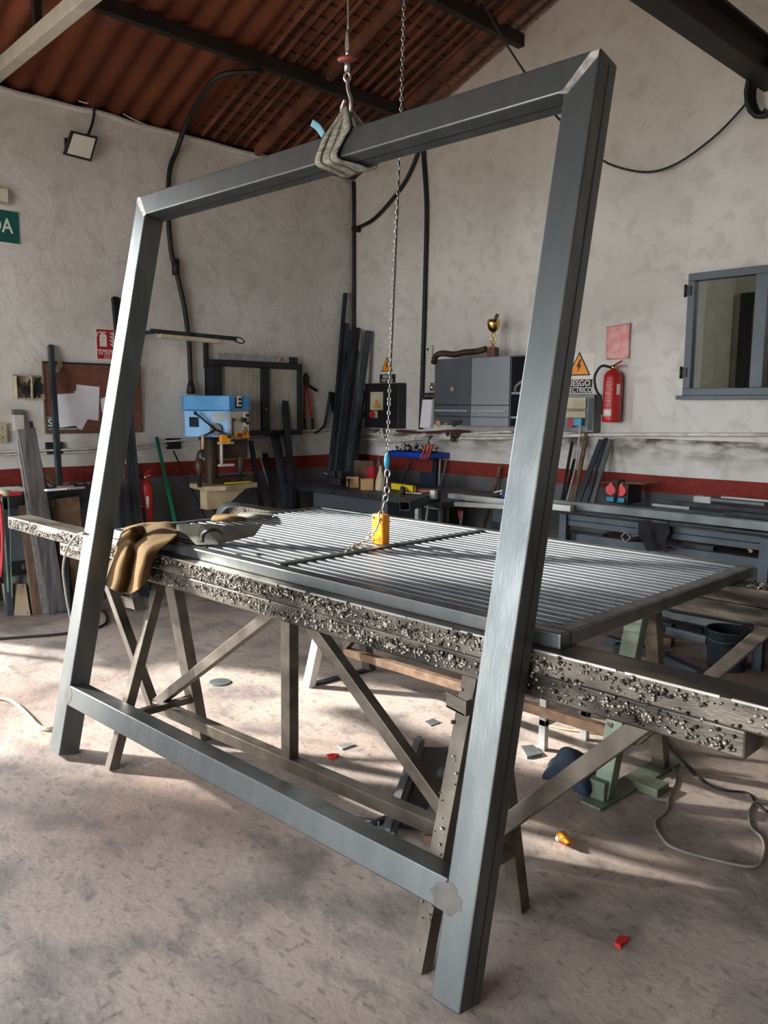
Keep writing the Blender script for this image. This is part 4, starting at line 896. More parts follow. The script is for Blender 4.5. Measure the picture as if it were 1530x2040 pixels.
# side details on blue head: face from (.30, y) to (.60, f0.y)
sA = V(.30, dq(384, 850, .45).y, 0); sB = V(.60, f0.y, 0); sr = (sB - sA).normalized(); sn = V(sr.y, -sr.x, 0)
hb = dq(440, 872, .6).z
def os_(u, v, d=.002): return sA.lerp(sB, u) + V(0, 0, zb + (hb - zb) * v) + sn * d
for (u0, u1, v0, v1, m_) in ((.12, .33, .25, .62, m_navy), (.62, .95, .08, .40, m_plate)):
    mb = MB(); mb.prism([os_(u0, v1), os_(u1, v1), os_(u1, v0), os_(u0, v0)], sn * .003); part('label_plate', mb, m_, dp)
mb = MB(); mb.cyl(os_(.72, .70), os_(.72, .70, .035), .055, seg=20); part('feed_hub', mb, m_blackp, dp)
for (u, v, u2, v2) in ((.72, .7, .42, 1.02), (.72, .7, .32, .1), (.72, .7, 1.05, .95)):
    mb = MB(); mb.cyl(os_(u, v, .04), os_(u2, v2, .09), .009); mb.ball(os_(u2, v2, .09), .02); part('feed_lever', mb, m_blackp, dp)
mb = MB(); mb.box((.62, f0.y - .12, hb - .045), (.67, f0.y - .03, hb + .025)); part('guard_mount', mb, m_orange, dp, 'orange block of the chuck guard', bev=.004)
mb = MB(); mb.box((.50, f0.y - .02, hb - .19), (.508, f1_.y + .02, hb - .005)); part('motor_plate', mb, m_cast, dp)
mb = MB(); mb.box((.16, f0.y - .04, hb - .20), (.50, f1_.y + .04, hb)); part('gear_housing', mb, m_cast, dp, bev=.01)
cz = hb
chy = f0.y - .06
mb = MB(); mb.cyl((.56, chy, hb), (.56, chy, hb - .26), .014); mb.box((.54, chy - .03, hb - .06), (.58, chy + .12, hb - .04)); mb.box((.54, chy - .03, hb - .26), (.58, chy + .12, hb - .24)); part('guard_frame', mb, m_white, dp)
mb = MB(); mb.lathe([(.012, -.02), (.02, -.04), (.035, -.10), (.035, -.17), (.02, -.19), (.008, -.20), (.006, -.30)], (.50, chy + .24, hb - .14)); part('chuck', mb, m_cast, dp)
tz = dq(440, 965).z
ta = [V(DX + .12, dq(406, 965, DX + .1).y, 0), V(DX + .18, dq(440, 970, DX + .1).y, 0), V(DX + .10, dq(513, 962, DX + .1).y, 0), V(DX - .25, dq(513, 962, DX).y, 0), V(DX - .25, dq(406, 965, DX).y, 0)]
mb = MB(); mb.prism([p + V(0, 0, tz - .04) for p in ta], (0, 0, .045)); part('table', mb, m_castlight, dp, bev=.006)
mb = MB(); yA = dq(410, 990, DX + .08).y; yB = dq(445, 990, DX + .08).y; yC = dq(490, 970, DX + .08).y
mb.prism([(DX - .02, yA, tz - .04), (DX - .02, yC, tz - .04), (DX - .02, yB, tz - .21), (DX - .02, yA, tz - .21)], (.11, 0, 0)); part('table_bracket', mb, m_castlight, dp, bev=.006)
mb = MB(); P = [onx(404, 865, .62), onx(404, 895, .62), onx(398, 905, .62)]; mb.cyl(P[0], P[1], .014); part('crank_handle', mb, m_castlight, dp)
mb = MB(); mb.tube([onx(404, 895, .6), onx(394, 905, .6), onx(397, 925, .6), onx(403, 935, .6)], .012, 8, 3); mb.lathe([(.03, .05), (.04, 0), (.036, -.05), (.018, -.08), (.02, -.2)], onx(397, 925, .6)); part('table_crank', mb, m_cast, dp)
mb = MB(); o = V(DX + .05, dq(470, 940).y, tz + .01); mb.bar(o + V(0, -.15, .004), o + V(0, .12, .004), .03, .012, (1, 0, 0)); part('rule', mb, m_yel2, dp, 'yellow rule on the table')
mb = MB(); o = V(DX - .1, dq(470, 940).y, tz + .01); mb.box((o.x - .12, o.y - .22, tz + .005), (o.x + .1, o.y + .2, tz + .06)); part('vise', mb, m_cast, dp, bev=.006)

# ------------------------------------------------------------------ leaning stock
def lean(name, top, bottom, w, h, m, label, cat='steel bar', group=None, kind='bar', side=(0, 1, 0)):
    mb = MB(); top = Vector(top); bottom = Vector(bottom)
    d = (top - bottom); 
    bottom = bottom + d * ((.004 - bottom.z) / d.z)
    if kind == 'bar': mb.bar(bottom, top, w, h, side)
    elif kind == 'chan': mb.chan(bottom, top, w, h, .005, side)
    elif kind == 'box': mb.chan(bottom, top, w, h, .004, side, True)
    lo = min(v.co.z for v in mb.bm.verts); mb.bm.transform(Matrix.Translation((0, 0, .001 - lo)))
    return solo(name, mb, m, label, cat, group, bev=.002 if kind == 'bar' else 0)
lean('wooden_board', onx(52, 855, .66), onz(115, 1222), .028, .13, m_woodgrey, 'scuffed dark grey board leaning against the left bench, nearest the photo edge', 'board', side=(1, 0, 0))
lean('steel_channel', onx(40, 875, .60), onz(92, 1222), .03, .05, m_grey_light, 'pale narrow steel channel leaning close behind the scuffed grey board', 'steel bar', kind='chan', side=(1, 0, 0))
lean('steel_bar', onx(60, 840, .56), onx(85, 950, .60), .02, .03, m_dark, 'thin dark bar showing above the scuffed grey board', 'steel bar', side=(1, 0, 0))
lean('steel_tube', onx(101, 690, .03), onz(134, 1222), .045, .04, m_blue_steel, 'long blue-grey square tube leaning in front of the notice board', 'steel bar', side=(1, 0, 0))
lean('steel_channel', onx(229, 594, .03), onx(270, 1030, .5), .05, .05, m_dark, 'dark steel channel rising above the extinguisher sign, left of its twin', 'steel bar', kind='chan')
lean('steel_channel', onx(238, 597, .03), onx(276, 1030, .5), .05, .04, m_blue_steel, 'dark steel channel rising above the extinguisher sign, right of its twin', 'steel bar', kind='chan')
for i, (a, b_) in enumerate((((243, 880), (252, 1030)), ((252, 930), (280, 1035)), ((262, 865), (290, 1035)))):
    lean('steel_strip', onx(*a, .05), onx(*b_, .45), .01, .035, m_plate, ('leftmost thin grey strip leaning between the left post and the low extinguisher', 'slanted thin grey strip in the middle of the three beside the low extinguisher', 'thin grey strip leaning just left of the low extinguisher')[i], 'steel strip')
lean('green_pole', onx(312, 872, .05), onx(346, 1030, .45), .025, .025, m_greenpole, 'thin green pole leaning on the left wall between the low extinguisher and the drill press', 'pole')
lean('steel_rod', onx(345, 898, .05), onx(375, 960, .2), .012, .012, m_dark, 'short thin dark rod leaning on the left wall beside the drill press', 'rod')
for i, (a, b_, w, m_, kd, lb) in enumerate((
    ((565, 770), (583, 985), .08, m_dark, 'bar', 'dark steel channel leaning in front of the right slatted panel'),
    ((546, 856), (572, 1000), .10, m_blue_steel, 'bar', 'wide grey steel flat leaning below the slatted panel, left of the next'),
    ((568, 856), (592, 1000), .07, m_dark, 'bar', 'wide grey steel flat leaning below the slatted panel, right of its neighbour'),
    ((500, 880), (520, 1005), .05, m_dark, 'bar', 'dark square tube leaning just right of the drill press'),
    ((511, 888), (548, 1010), .012, m_grey_light, 'bar', 'thin pale rod slanting between the drill press and the wide flats'),
    ((528, 905), (545, 1005), .06, m_dark, 'bar', 'dark flat standing behind the thin pale rod'))):
    lean('steel_flat', onx(*a, .06), onx(*b_, .35), .02 if w > .02 else .012, w, m_, lb, 'steel bar', kind=kd, side=(1, 0, 0) if kd == 'bar' else (0, 1, 0))
def inroom(x, y, Y, X=.05):
    p = ony(x, y, Y)
    return p if p.x > X else onx(x, y, X)
corner = (((688, 584), (655, 985), .035, m_dark, 'tallest thin dark bar in the corner bundle'), ((690, 645), (652, 1000), .05, m_blue_steel, 'leftmost blue-black bar of the corner bundle'), ((711, 655), (672, 1000), .06, m_dark, 'wide dark tube at the middle of the corner bundle'),
          ((700, 660), (662, 1000), .03, m_blue_steel, 'slim bar tucked between the wide tubes of the corner bundle'), ((734, 660), (690, 990), .055, m_blue_steel, 'rightmost leaning tube of the corner bundle'), ((715, 700), (684, 1000), .03, m_steel, 'slim bright-edged bar of the corner bundle'), ((697, 700), (668, 1000), .05, m_dark, 'shorter dark tube at the back of the corner bundle'), ((722, 780), (700, 985), .05, m_dark, 'short dark tube at the right foot of the corner bundle'))
for i, (a, b_, w, m_, lb) in enumerate(corner):
    lean('steel_tube', inroom(a[0], a[1], -.06 - .03 * (i % 3)), inroom(b_[0], b_[1], -.42 - .04 * (i % 4), .12), w, w, m_, lb, 'steel bar', 'bars leaning in the corner')

# left bench and what stands before it
BZ = .925
t = thing('workbench', 'dark steel workbench along the left wall with scrap on top', 'workbench', (.3, -3.7, 0))
mb = MB(); mb.box((.02, -4.92, BZ - .03), (.56, -3.05, BZ)); part('worktop', mb, m_dark, t, bev=.004)
mb = MB(); mb.box((.53, -4.9, BZ - .11), (.555, -3.06, BZ - .03)); part('apron_rail', mb, m_dark, t)
mb = MB(); mb.box((.05, -4.9, .30), (.54, -3.08, .32)); part('shelf', mb, m_dark, t)
for y in (-4.88, -3.98, -3.1):
    for x in (.05, .51):
        mb = MB(); mb.box((x, y, 0), (x + .045, y + .045, BZ - .03)); part('leg', mb, m_blue_steel, t, bev=.002)
rnd = random.Random(12); mb = MB()
for i in range(46):
    y = rnd.uniform(-4.0, -3.12); x = rnd.uniform(.1, .5); l = rnd.uniform(.04, .16); a_ = rnd.uniform(0, 3.14); z = BZ + .006 + rnd.choice((0, .012, .024))
    mb.obox((x, y, z), (l / 2 * math.cos(a_) * .5, l / 2 * math.sin(a_), 0), (-.015 * math.sin(a_), .015 * math.cos(a_), 0), (0, 0, .006))
solo('scrap_offcuts', mb, m_plate, 'flat steel offcuts and scrap strewn over the left bench', 'scrap', kind='stuff')
mb = MB(); mb.prism([(.32, onx(83, 945, .32).y, onx(83, 945, .32).z), (.30, onx(107, 964, .3).y, onx(107, 964, .3).z), (.12, onx(126, 955, .12).y, onx(126, 955, .12).z), (.12, onx(102, 937, .12).y, onx(102, 937, .12).z)], (.004, 0, .004)); solo('cardboard_sheet', mb, m_card, 'tilted square of brown cardboard on the left bench', 'cardboard')
for i, (x, y, l, m_) in enumerate(((110, 975, .16, m_paper), (150, 972, .12, m_grey_light), (130, 969, .1, m_card))):
    c = onz(x, y, BZ + .03); mb = MB(); mb.obox(c, (.02, .01, 0), (-.03 * l, l / 2, 0), (0, 0, .008)); solo('metal_plate', mb, m_, ('small white plate on the left bench front, left of the tube', 'pale narrow plate on the left bench nearest the left post', 'brown flat piece on the left bench between two pale ones')[i], 'plate', bev=.002)
mb = MB(); c = onz(20, 975, BZ + .03); mb.obox(c, (.09, .0, 0), (.0, .09, 0), (0, 0, .012)); solo('paper_box', mb, m_whites, 'flat white box at the left end of the left bench', 'box', bev=.002)
mb = MB(); c = onz(8, 984, BZ + .012); mb.obox(c, (.08, .0, 0), (.0, .1, 0), (0, 0, .010)); solo('red_box', mb, m_redsign, 'flat red box at the left edge of the photo on the left bench', 'box', bev=.002)
for i, (a, b_, c, d, m_, lb) in enumerate((((38, 1008), (60, 1003), (92, 1216), (66, 1216), m_wood, 'narrow brown timber plank leaning under the left bench, left of the scuffed board'), ((92, 998), (127, 992), (145, 1217), (103, 1217), m_wood, 'wide brown timber plank leaning behind the blue-grey tube'), ((127, 992), (158, 989), (176, 1190), (146, 1195), m_rust, 'pale brown timber plank leaning right of the wide one'))):
    P = [onx(*a, .60), onx(*b_, .60), onx(*c, .66), onx(*d, .66)]
    P[2].z = P[3].z = 0.004
    mb = MB(); mb.prism(P, (-.022, 0, 0)); solo('timber_plank', mb, m_, lb, 'plank', 'timber planks in front of the left bench', bev=.002)
pl = [onz(12, 1224), onz(59, 1224)]
P = [onx(24, 1161, .55), onx(79, 1163, .50), onx(64, 1222, .58), onx(26, 1222, .60)]
P = [onz(34, 1223) , onz(64, 1222)]
q0 = onz(24, 1221); q1 = onz(72, 1220)
mb = MB(); mb.prism([q0, q1, q1 + V(-.10, -.0, .29), q0 + V(-.10, -.02, .29)], (-.012, 0, 0)); solo('steel_plate', mb, m_plate, 'blue-grey square steel plate leaning behind the drilled brown plate', 'plate', bev=.001)
q0 = onz(10, 1224) + V(.03, 0, .0); q1 = onz(58, 1225) + V(.03, 0, 0); up_ = V(-.07, 0, .235)
t = thing('base_plate', 'brown square steel plate with four holes leaning at floor level by the left bench', 'plate', (q0 + q1) / 2)
mb = MB(); mb.prism([q0, q1, q1 + up_, q0 + up_], (-.01, 0, 0)); part('plate', mb, m_platebr, t, bev=.001)
for u, v in ((.1, .08), (.9, .08), (.1, .92), (.9, .92)):
    c = q0.lerp(q1, u) + up_ * v; mb = MB(); n_ = (q1 - q0).cross(up_).normalized(); n_ = n_ if n_.x > 0 else -n_; mb.cyl(c, c + n_ * .0006, .007, seg=10); part('hole', mb, m_blackm, t)
mb = MB(); c = onz(55, 1195, .12); mb.chan(onz(57, 1215) , onz(57, 1215) + V(-.03, 0, .36), .035, .035, .004, (0, 1, 0), True); solo('pale_tube', mb, m_grey_light, 'short pale tube standing behind the drilled plate', 'steel bar')
# hoses at left edge
for i, (pts, r_, m_) in enumerate((([(3, 985), (8, 1050), (14, 1120), (17, 1180)], .009, m_hose), ([(16, 990), (21, 1060), (22, 1130), (25, 1190)], .006, m_hose))):
    mb = MB(); mb.tube([onx(x, y, .62) for x, y in pts], r_, 8, 4); solo('hose', mb, m_, ('green hose hanging at the very left edge before the bench', 'thinner green hose right of the edge one before the bench')[i], 'hose')
mb = MB(); mb.tube([onx(x, y, .68) for x, y in ((0, 1000), (5, 1060), (4, 1120), (0, 1150))], .014, 8, 4); solo('hose', mb, m_redsign, 'red hose at the very left edge of the photo', 'hose')
mb = MB(); mb.lathe([(.03, 0), (.04, .02), (.038, .04), (.02, .05)], onx(9, 988, .66)); solo('hose_fitting', mb, m_cream, 'cream hose fitting hanging at the left bench corner', 'fitting')

# fire extinguishers
def extinguisher(name, label, base_, R, Hh, hose=True, up=(0, 0, 1), facing=V(.7, -.7, 0)):
    t = thing(name, label, 'fire extinguisher', base_)
    b = Vector(base_)
    mb = MB(); mb.lathe([(R * .9, 0), (R * 1.02, .01), (R * 1.02, .03), (R, .035), (R, Hh * .74), (R * .93, Hh * .80), (R * .7, Hh * .85), (R * .32, Hh * .88), (R * .3, Hh * .90)], b, seg=32); part('cylinder', mb, m_red, t)
    mb = MB(); mb.cyl(b + V(0, 0, Hh * .89), b + V(0, 0, Hh * .95), R * .32, seg=12); part('valve', mb, m_gold, t)
    s_ = V(-facing.y, facing.x, 0).normalized()
    mb = MB(); mb.bar(b + V(0, 0, Hh * .94), b + V(0, 0, Hh * .95) + s_ * R * 1.0, .02, .012); mb.bar(b + V(0, 0, Hh * .95), b + V(0, 0, Hh * 1.03) + s_ * R * .9, .02, .008); part('lever', mb, m_red, t)
    f_ = facing.normalized()
    for (z0, z1, a0, a1, m_) in ((.10, .22, -.9, .1, m_whites), (.46, .64, .55, 1.0, m_whites)):
        mb = MB(); rows = []
        for z in (z0, z1): rows.append([b + (f_ * math.cos(a) + s_ * math.sin(a)) * (R * 1.012) + V(0, 0, Hh * z) for a in [a0 + (a1 - a0) * i / 6 for i in range(7)]])
        mb.sheet(rows, .001); part('label', mb, m_, t)
    for k_ in range(11):
        z = .28 + k_ * .038
        if .40 < z < .43: continue
        mb = MB(); rows = []
        for zz_ in (z, z + (.012 if k_ not in (5,) else .03)): rows.append([b + (f_ * math.cos(a) + s_ * math.sin(a)) * (R * 1.006) + V(0, 0, Hh * zz_) for a in [-.85 + (.9 + .1 * math.sin(k_ * 3)) * i / 6 for i in range(7)]])
        mb.sheet(rows, .0008); part('printed_line', mb, m_faded, t)
    if hose:
        mb = MB(); o = b + V(0, 0, Hh * .92); s2 = -s_
        mb.tube([o + s2 * R * .3, o + s2 * R * 1.3 + V(0, 0, .01), o + s2 * R * 1.95 + V(0, 0, -.07), o + s2 * R * 1.8 + V(0, 0, -.17), o + s2 * R * 1.2 + V(0, 0, -.26), o + s2 * R * 1.06 + V(0, 0, -.38)], .011, 8, 4); part('hose', mb, m_rubber, t)
    return t
e0 = ony(1215, 841, -.11); e1 = ony(1217, 722, -.11)
extinguisher('fire_extinguisher', 'red fire extinguisher hung on the back wall under the faded red sign', e0 + V(0, .02, 0), .075, (e1.z - e0.z), facing=V(.45, -1, 0))
ex = onx(292, 1035, .38); zt_ = onx(292, 940, .38).z
extinguisher('fire_extinguisher', 'red fire extinguisher standing low by the left wall behind the grating', (.38, ex.y, .45), .058, zt_ - .45 - .0, facing=V(.6, -1, 0))
mb = MB(); mb.box((.20, ex.y - .15, 0), (.50, ex.y + .15, .45)); solo('steel_crate', mb, m_dark, 'dark steel crate under the low extinguisher behind the grating', 'crate', bev=.01)

# ------------------------------------------------------------------ back wall
def pipe_y(pts, r, m, name, label, cat='pipe', sm=4, Y=-.03): 
    mb = MB(); mb.tube([ony(p[0], p[1], p[2] if len(p) > 2 else Y) for p in pts], r, 8, sm); return solo(name, mb, m, label, cat)
pipe_y([(704, 362), (705, 450), (705, 640), (706, 780), (704, 860), (700, 940)], .019, m_rubber, 'black_conduit', 'black pipe running down the back wall just right of the corner')
pipe_y([(842, 285), (845, 330), (848, 370), (850, 430), (847, 560), (843, 700), (838, 855)], .022, m_rubber, 'black_conduit', 'black pipe running down the back wall left of the grey cabinet')
pipe_y([(705, 456), (740, 440), (775, 405), (805, 365), (825, 325), (838, 285)], .019, m_rubber, 'black_hose', 'black hose curving up from the corner pipe to the roof on the back wall', 'hose')
mb = MB(); c = ony(706, 456, -.04); mb.ball(c, .034, 2); mb.ball(c + V(.06, 0, -.02), .028, 2); solo('cable_clamp', mb, m_rubber, 'black round clamps where the curved hose meets the corner pipe', 'clamp')
pipe_y([(950, -20, -1.2), (1010, 90, -.9), (1095, 215, -.6), (1135, 257, -.4), (1180, 305, -.2), (1225, 331, -.1), (1290, 343, -.06), (1350, 325, -.06), (1420, 275, -.06), (1470, 225, -.06), (1502, 186, -.06)], .0085, m_rubber, 'hanging_cable', 'thin black cable sagging across the back wall from the roof to the black beam', 'cable')
t = thing('cable_coil', 'black cable coil hanging at the end of the black roof beam, right photo edge', 'cable', ony(1530, 200, -.12))
mb = MB(); c = ony(1530, 178, -.12)
for k_ in range(4): mb.tube([c + V((.10 + .006 * k_) * math.cos(a), -.02 * k_, (.17 + .006 * k_) * math.sin(a)) for a in [2 * math.pi * i / 16 for i in range(16)]], .02, 8, 1, closed=True)
part('coil', mb, m_rubber, t)
mb = MB(); mb.tube([ony(1500, 190, -.06), ony(1503, 215, -.06), ony(1515, 226, -.06), ony(1526, 216, -.06)], .008, 8, 4); part('loop', mb, m_rubber, t)
# conduits
for i, (pts, r_) in enumerate((([(640, 862), (700, 862), (760, 866), (800, 872), (850, 868), (1180, 866), (1530, 866)], .015), ([(640, 872), (700, 873), (755, 876), (800, 874), (850, 873), (1010, 873), (1180, 866)], .015), ([(760, 852), (764, 872), (775, 880), (840, 874), (960, 862), (1020, 860)], .013), ([(700, 868), (740, 866), (760, 858), (763, 850)], .009))):
    pipe_y(pts, r_, m_pipe, 'conduit_pipe', ('long white conduit running to the right edge under the window', 'lower white conduit under the grey cabinet on the back wall', 'white conduit looping under the electrical box and along the cabinet', 'short white conduit joining the electrical box from the corner')[i], Y=-.03 - .012 * (i % 3))
pipe_y([(790, 858), (840, 862), (900, 858), (935, 860)], .011, m_dullhose, 'red_hose', 'dark red hose lying on the conduits under the grey cabinet', 'hose', Y=-.08)
mb = MB()
rnd = random.Random(9)
for i in range(7): mb.ball(ony(895 + rnd.uniform(-8, 22), 868 + rnd.uniform(-7, 8), -.07), rnd.uniform(.02, .035), 2, (1, .8, 1.1))
solo('cable_knot', mb, m_cast, 'brown lump of tape and cable tied on the conduits below the cabinet', 'cable')
# electric warning sign
o = ony(772, 739, -.002); s_ = (ony(784, 739, 0) - ony(760, 739, 0)).length / 2 + .012
t = thing('warning_sign', 'orange triangular electric warning sign above the black electrical box', 'sign', o)
o = ony(771, 740, -.001); warn(t, o, (1, 0, 0), (0, 0, 1), (0, -1, 0), .088)
a = ony(757, 746, 0); b_ = ony(788, 762, 0)
t = thing('text_sign', 'small black sign with white words between the triangle and the electrical box', 'sign', (a + b_) / 2)
mb = MB(); mb.box((a.x, -.004, b_.z), (b_.x, -.001, a.z)); part('panel', mb, m_blackm, t)
part('lettering', text_mb('RIESGO', V((a.x + b_.x) / 2, -.006, a.z - (a.z - b_.z) * .3), (1, 0, 0), UZ, .042), m_whites, t); part('lettering', text_mb('ELECTRICO', V((a.x + b_.x) / 2, -.006, a.z - (a.z - b_.z) * .72), (1, 0, 0), UZ, .038, xs=.85), m_whites, t)
# electrical box
a = ony(727, 764, -.12); b_ = ony(793, 854, -.12)
t = thing('electrical_box', 'black electrical box with warning sticker and red switch on the back wall', 'electrical box', ((a.x + b_.x) / 2, -.06, b_.z))
mb = MB(); mb.box((a.x, -.12, b_.z), (b_.x, 0, a.z)); part('body', mb, m_blackp, t, bev=.006)
c0_ = ony(738, 781, -.12); c1_ = ony(763, 817, -.12)
mb = MB(); mb.box((c0_.x, -.122, c1_.z), (c1_.x, -.12, c0_.z)); part('sticker', mb, m_cream, t)
warn(t, V((c0_.x + c1_.x) / 2, -.122, c1_.z + .03), (1, 0, 0), (0, 0, 1), (0, -1, 0), .05)
c = ony(745, 826, -.12); mb = MB(); mb.box((c.x - .01, -.13, c.z - .035), (c.x + .06, -.12, c.z + .04)); part('switch_plate', mb, m_cream, t); mb = MB(); mb.cyl(c, c + V(0, -.04, 0), .034, seg=20); part('switch', mb, m_redsign, t)
mb = MB(); c = ony(722, 826, -.05); mb.cyl(c, c + V(0, -.06, 0), .04, .03); part('plug', mb, m_redsign, t)
# cabinet
CY = -.34
a = ony(866, 716, CY); b_ = ony(1056, 852, CY); dv = ony(938, 780, CY).x; d2 = ony(1015, 780, CY).x
t = thing('wall_cabinet', 'charcoal and grey metal wall cabinet with an open right end on the back wall', 'cabinet', ((a.x + b_.x) / 2, CY / 2, b_.z))
mb = MB()
mb.box((a.x, CY + .012, b_.z), (a.x + .01, -.0, a.z)); mb.box((a.x, CY + .012, a.z - .012), (b_.x, 0, a.z)); mb.box((a.x, CY + .012, b_.z), (b_.x, 0, b_.z + .012)); mb.box((b_.x - .012, CY + .012, b_.z), (b_.x, 0, a.z)); mb.box((d2 - .006, CY + .012, b_.z), (d2 + .006, 0, a.z)); mb.box((a.x, -.012, b_.z), (b_.x, -.0, a.z)); part('carcass', mb, m_cab1, t, bev=.002)
zs = ony(900, 807, CY).z; zs2 = ony(900, 829, CY).z
for (p, q, m_) in ((a.x, dv, m_cab1), (dv, d2, m_cab2)):
    mb = MB(); mb.box((p + .003, CY, zs + .003), (q - .003, CY + .012, a.z - .003)); part('door', mb, m_, t, 'charcoal door' if m_ is m_cab1 else 'lighter grey door', bev=.002)
    mb = MB(); mb.box((p + .003, CY, zs2), (q - .003, CY + .012, zs - .002)); dr = part('drawer', mb, m_, t, bev=.002)
    mb = MB(); mb.box((p + .02, CY - .016, (zs + zs2) / 2 - .008), (q - .03, CY, (zs + zs2) / 2 + .008)); part('handle', mb, m_grey_light, dr, bev=.002)
    mb = MB(); mb.box((p + .003, CY, b_.z + .002), (q - .003, CY + .012, zs2 - .004)); part('lower_panel', mb, m_, t, bev=.002)
for z in (ony(1040, 783, CY).z, ony(1040, 832, CY).z):
    mb = MB(); mb.box((d2 + .006, CY + .02, z - .01), (b_.x - .012, -.012, z + .01)); part('shelf', mb, m_cab2, t)
for (x, y, r_, m_) in ((902, 775, .022, m_card), (874, 844, .032, m_card), (890, 845, .015, m_card), (906, 844, .03, m_blackp), (916, 841, .024, m_blackp)):
    c = ony(x, y, CY); mb = MB(); mb.cyl(c, c + V(0, -.012, 0), r_, seg=18); part('round_magnet', mb, m_, t)
# gloves and things in the open bay
bz = ony(1040, 783, CY).z + .01
mb = MB(); c = V(ony(1030, 770, CY).x, CY + .10, bz + .05)
mb.sheet(refine([[c + V(-.07, -.04, -.045), c + V(-.04, -.06, -.0), c + V(.02, -.05, .045), c + V(.09, -.03, .06)], [c + V(-.08, 0, -.03), c + V(-.04, 0, .03), c + V(.02, 0, .06), c + V(.1, 0, .075)], [c + V(-.07, .05, -.045), c + V(-.03, .05, .01), c + V(.03, .05, .03), c + V(.1, .05, .04)]], 4), .02); solo('work_glove', mb, m_sling, 'striped grey work glove on the open shelf of the grey cabinet', 'glove')
mb = MB(); c = V(ony(1035, 840, CY).x, CY + .1, b_.z + .012); mb.box((c.x - .05, c.y - .04, c.z), (c.x + .06, c.y + .05, c.z + .09)); solo('small_box', mb, m_plate, 'small grey box in the bottom bay of the grey cabinet', 'box', bev=.004)
# on top of cabinet
mb = MB(); zt = a.z; P = [ony(864, 722, CY - .03), ony(868, 710, CY + .02), ony(880, 704, CY + .05), ony(905, 706, CY + .08), ony(925, 702, CY + .08), ony(950, 700, CY + .08), ony(968, 695, CY + .08)]
for p in P: p.z = max(p.z, zt + .03) if p.x > a.x + .02 else p.z
mb.tube(P, .028, 10, 5); solo('rubber_hose', mb, m_cast, 'brown-black rubber hose piece lying on top of the grey cabinet', 'hose')
tx = ony(982, 700, CY + .1); tz0 = zt
t = thing('trophy_cup', 'gold trophy cup on a brown stone block on the grey cabinet', 'trophy', (tx.x, tx.y, tz0))
k_ = ony(982, 628, CY + .1).z - tz0
mb = MB(); mb.box((tx.x - .042, tx.y - .035, tz0), (tx.x + .042, tx.y + .035, tz0 + k_ * .24)); part('block', mb, m_marble, t, bev=.003)
mb = MB(); mb.lathe([(.03, 0), (.022, .01), (.008, .02), (.006, .03)], (tx.x, tx.y, tz0 + k_ * .24)); 
for s in (-1, 1): mb.tube([V(tx.x, tx.y, tz0 + k_ * .30), V(tx.x + s * .028, tx.y, tz0 + k_ * .38), V(tx.x + s * .03, tx.y, tz0 + k_ * .48), V(tx.x + s * .008, tx.y, tz0 + k_ * .60)], .0055, 8, 4)
mb.ball((tx.x, tx.y, tz0 + k_ * .44), .012, 2, (1, 1, 1.6)); part('stem', mb, m_gold, t)
mb = MB(); mb.lathe([(.008, 0), (.02, .008), (.045, .03), (.058, .07), (.058, .11), (.052, .118), (.05, .112), (.05, .07), (.03, .02), (.004, .012)], (tx.x, tx.y, tz0 + k_ * .58), seg=32); part('cup', mb, m_gold, t)
mb = MB(); mb.cyl((tx.x + .02, tx.y, tz0 + k_ * .90), (tx.x + .035, tx.y + .01, tz0 + k_ * 1.02), .016, seg=12); part('lid_knob', mb, m_rust, t)
# white thermostat, clipboard, pipe fitting left of the cabinet
a2 = ony(848, 688, -.03); b2 = ony(860, 713, -.03)
t = thing('thermostat', 'small white unit with a black mark left above the grey cabinet', 'switch', ((a2.x + b2.x) / 2, -.015, b2.z))
mb = MB(); mb.box((a2.x, -.03, b2.z), (b2.x, 0, a2.z)); part('body', mb, m_white, t, bev=.006)
mb = MB(); c = ony(852, 696, -.03); mb.cyl(c, c + V(0, -.002, 0), .014); part('mark', mb, m_blackm, t)
t = thing('clipboard', 'white papers on a clip hanging left of the grey cabinet', 'clipboard', ony(846, 850, -.05))
mb = MB(); mb.prism([ony(842, 793, -.05), ony(861, 793, -.05), ony(857, 852, -.05), ony(836, 852, -.05)], (0, .03, 0)); part('papers', mb, m_paper, t)
mb = MB(); mb.bar(ony(842, 793, -.055), ony(862, 793, -.055), .01, .03); mb.tube([ony(848, 790, -.055), ony(851, 784, -.055), ony(856, 790, -.055)], .004, 6, 3); part('clip', mb, m_blackp, t)
mb = MB(); mb.lathe([(.02, -.02), (.022, .0), (.03, .005), (.03, .03), (.018, .035), (.018, .06)], ony(861, 775, -.10)); solo('brass_tap', mb, m_chain, 'small metal tap fitting left of the charcoal cabinet door', 'tap')
mb = rect_on_y(850, 783, 868, 788, -.02, .1); solo('small_shelf', mb, m_dark, 'tiny dark shelf left of the charcoal cabinet door', 'shelf')
